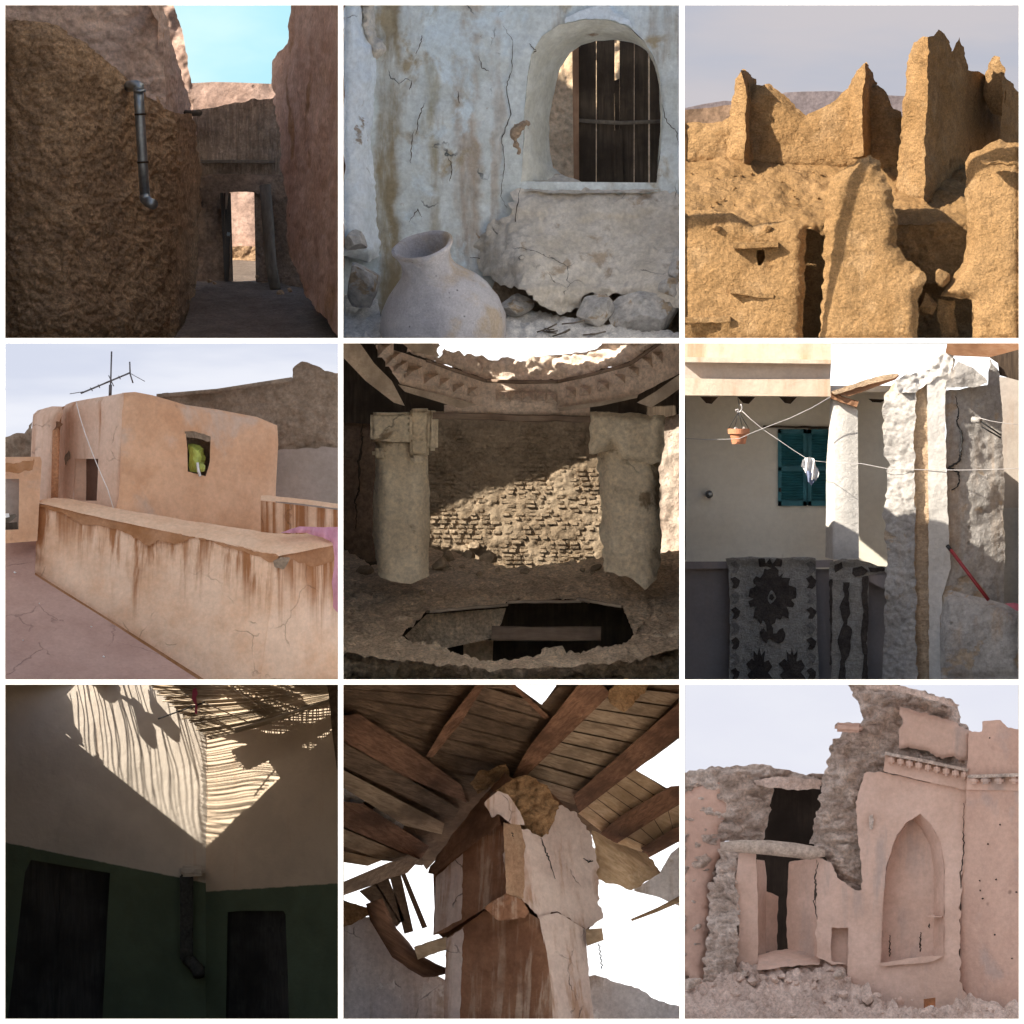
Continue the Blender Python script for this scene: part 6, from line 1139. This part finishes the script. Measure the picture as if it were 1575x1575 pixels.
slab(C, 'alcove_back', [(680, 1120), (780, 1120), (780, 1310), (680, 1310)], lambda u, v: MW(u, v)+.08, 'pink_smooth', t, amp=.01, step=9, thick=.08)
for pts in ([(960, 1165), (958, 1220), (962, 1275)], [(1102, 1152), (1098, 1200), (1102, 1252)], [(1140, 1090), (1142, 1160)], [(632, 830), (615, 900), (622, 960), (610, 1010), (628, 1110)]):
    crack(C, pts, (lambda u, v: MW(u, v)-.17) if pts[0][0] < 900 else (lambda u, v: MW(u, v)+.22), .014, 'dark_hut', t)
slab(C, 'hole', [(862, 620), (880, 612), (886, 640), (878, 685), (864, 680)], lambda u, v: MW(u, v)-.18, 'grey_mud', t, amp=.04, step=4, jag=3, thick=.03)
co = slab(C, 'cornice', [(942, 330), (1130, 368), (1318, 408), (1314, 470), (1310, 502), (1120, 462), (930, 416)], lambda u, v: MW(u, v)-.2, 'pink_smooth', t, amp=.02, step=7, jag=2, thick=.12)
poly(C, 'cornice_lip', [(938, 326), (1130, 362), (1320, 404), (1319, 418), (1130, 378), (938, 340)], lambda u, v: MW(u, v)-.34, 'grey_mud', t, .2)
for k in range(9):
    u = 968+k*42; v = 360+k*8.6; roughbox(C, 'dentil', u-17, v-18, u+13, v+24, float(MW(u, v))-.34, float(MW(u, v))-.15, 'pink_smooth', co, .012, 2, bev=.03)
o = slab(C, 'top_slab', [(840, 12), (960, 14), (1062, 38), (1180, 72), (1272, 110), (1262, 124), (1150, 88), (1000, 46), (850, 40)], 1.95, 'rubble', None, amp=.06, freq=5, step=6, jag=6, thick=.6); tag(o, 'crumbling coping slab along the broken wall top', 'slab')
o = roughbox(C, 'balanced_block', 706, 196, 832, 236, 2.3, 2.7, 'pink', None, .04, 4, bev=.06, tilt=.05); tag(o, 'pink block balanced on the stepped wall edge', 'block')
t = thing('side_wall', 'plain pink wall at the right edge of the ruin', 'wall', C.P(1430, 1500, 1.6))
slab(C, 'joint_fill', [(1240, 470), (1400, 470), (1400, 1530), (1240, 1530)], 2.5, 'pink', t, amp=.01, step=14, thick=.1)
RW = plane((1310, 700, 2.0), (1575, 700, 1.5), (1310, 1400, 1.9))
slab(C, 'wall_face', [(1320, 236), (1382, 232), (1386, 184), (1468, 182), (1500, 214), (1550, 222), (1600, 220), (1600, 1530), (1345, 1500), (1276, 1385), (1284, 1000), (1300, 700), (1312, 500)], RW, 'pink', t, amp=.035, freq=1.2, step=8, jag=4, thick=.4)
cr2 = slab(C, 'cornice', [(1314, 440), (1600, 430), (1600, 505), (1312, 500)], lambda u, v: RW(u, v)-.05, 'pink_smooth', t, amp=.015, step=8, thick=.1)
poly(C, 'cornice_lip', [(1316, 432), (1600, 422), (1600, 438), (1316, 447)], lambda u, v: RW(u, v)-.22, 'grey_mud', t, .18)
for u in (1345, 1398, 1460, 1526, 1578): roughbox(C, 'dentil', u-20, 440, u+22, 474, float(RW(u, 450))-.22, float(RW(u, 450))-.03, 'pink_smooth', cr2, .012, 2, bev=.03)
crack(C, [(1300, 560), (1296, 680), (1300, 790), (1284, 880), (1282, 1100), (1278, 1380), (1310, 1440)], lambda u, v: RW(u, v)-.03, .011, 'dark_hut', t)
for u, v in [(1372, 918), (1446, 912), (1374, 962), (1410, 750), (1418, 262), (1385, 1000), (1520, 1275), (1440, 1165), (1540, 970), (1465, 660)]: rock(C, 'pock_mark', u, v, float(RW(u, v))-.02, 12, 9, 'dark_hut', t)
struct(slab(C, 'rubble_ground', [(0, 1385), (100, 1395), (200, 1350), (300, 1312), (500, 1300), (640, 1292), (762, 1300), (785, 1395), (905, 1440), (1000, 1490), (1110, 1515), (1240, 1490), (1330, 1465), (1400, 1480), (1600, 1500), (1600, 1590), (0, 1590)], plane((0, 1350, 2.2), (1500, 1350, 2.0), (0, 1575, .6)), 'rubble', amp=.12, freq=2.4, octv=5, ridge=.3, step=6, jag=8, thick=.4, lump=(.2, 5)))
GP = plane((0, 1350, 2.2), (1500, 1350, 2.0), (0, 1575, .6))
for k in range(110):
    u = random.uniform(10, 1560); v = random.uniform(1330, 1560)
    if v < 1310+max(0, (u-700))*.28: v = 1500+random.uniform(0, 50)
    s = random.choice((6, 8, 10, 14, 20, 30, 44) if u < 900 else (5, 7, 9, 12))*random.uniform(.8, 1.25); tag(rock(C, 'rubble_stone', u, v, float(GP(u, v))-.1, s*1.3, s, 'rubble'), 'piece of rubble at the foot of the pink ruin', 'rubble', 'rubble below the pink ruin')
for u, v, s, sv, lab in [(730, 1345, 80, 60, 'biggest clod of rubble below the alcove'), (50, 1390, 110, 60, 'broken block at the lower left corner of the ruin'), (1010, 1470, 34, 50, 'pale splash of plaster at the foot of the niche wall')]: tag(rock(C, 'clod', u, v, 1.5, s, sv, 'grey_mud' if s != 34 else 'pink_smooth'), lab, 'clod')
t = thing('rusty_can', 'small rusty tin can on the ground before the niche wall', 'can', C.P(1142, 1520, 1.1))
c_ = C.P(1142, 1520, 1.1); V, F = [], []; pr = [(0, 0), (0, .088), (.01, .092), (.07, .088), (.14, .09), (.2, .09), (.21, .094), (.2, .084), (.03, .082), (.03, 0)]
for h, r_ in pr:
    for k in range(24): a = 2*math.pi*k/24; V.append(c_+Vector((r_*math.cos(a), r_*math.sin(a), h+.012*math.cos(a))))
F = [(i*24+k, i*24+(k+1) % 24, (i+1)*24+(k+1) % 24, (i+1)*24+k) for i in range(len(pr)-1) for k in range(24)]
link('can_body', mesh('can_body', V, F), 'rust', t); tube('label_patch', [C.P(1150, 1512, 1.015), C.P(1154, 1490, 1.015)], .03, 'sack_tie', t, 6)
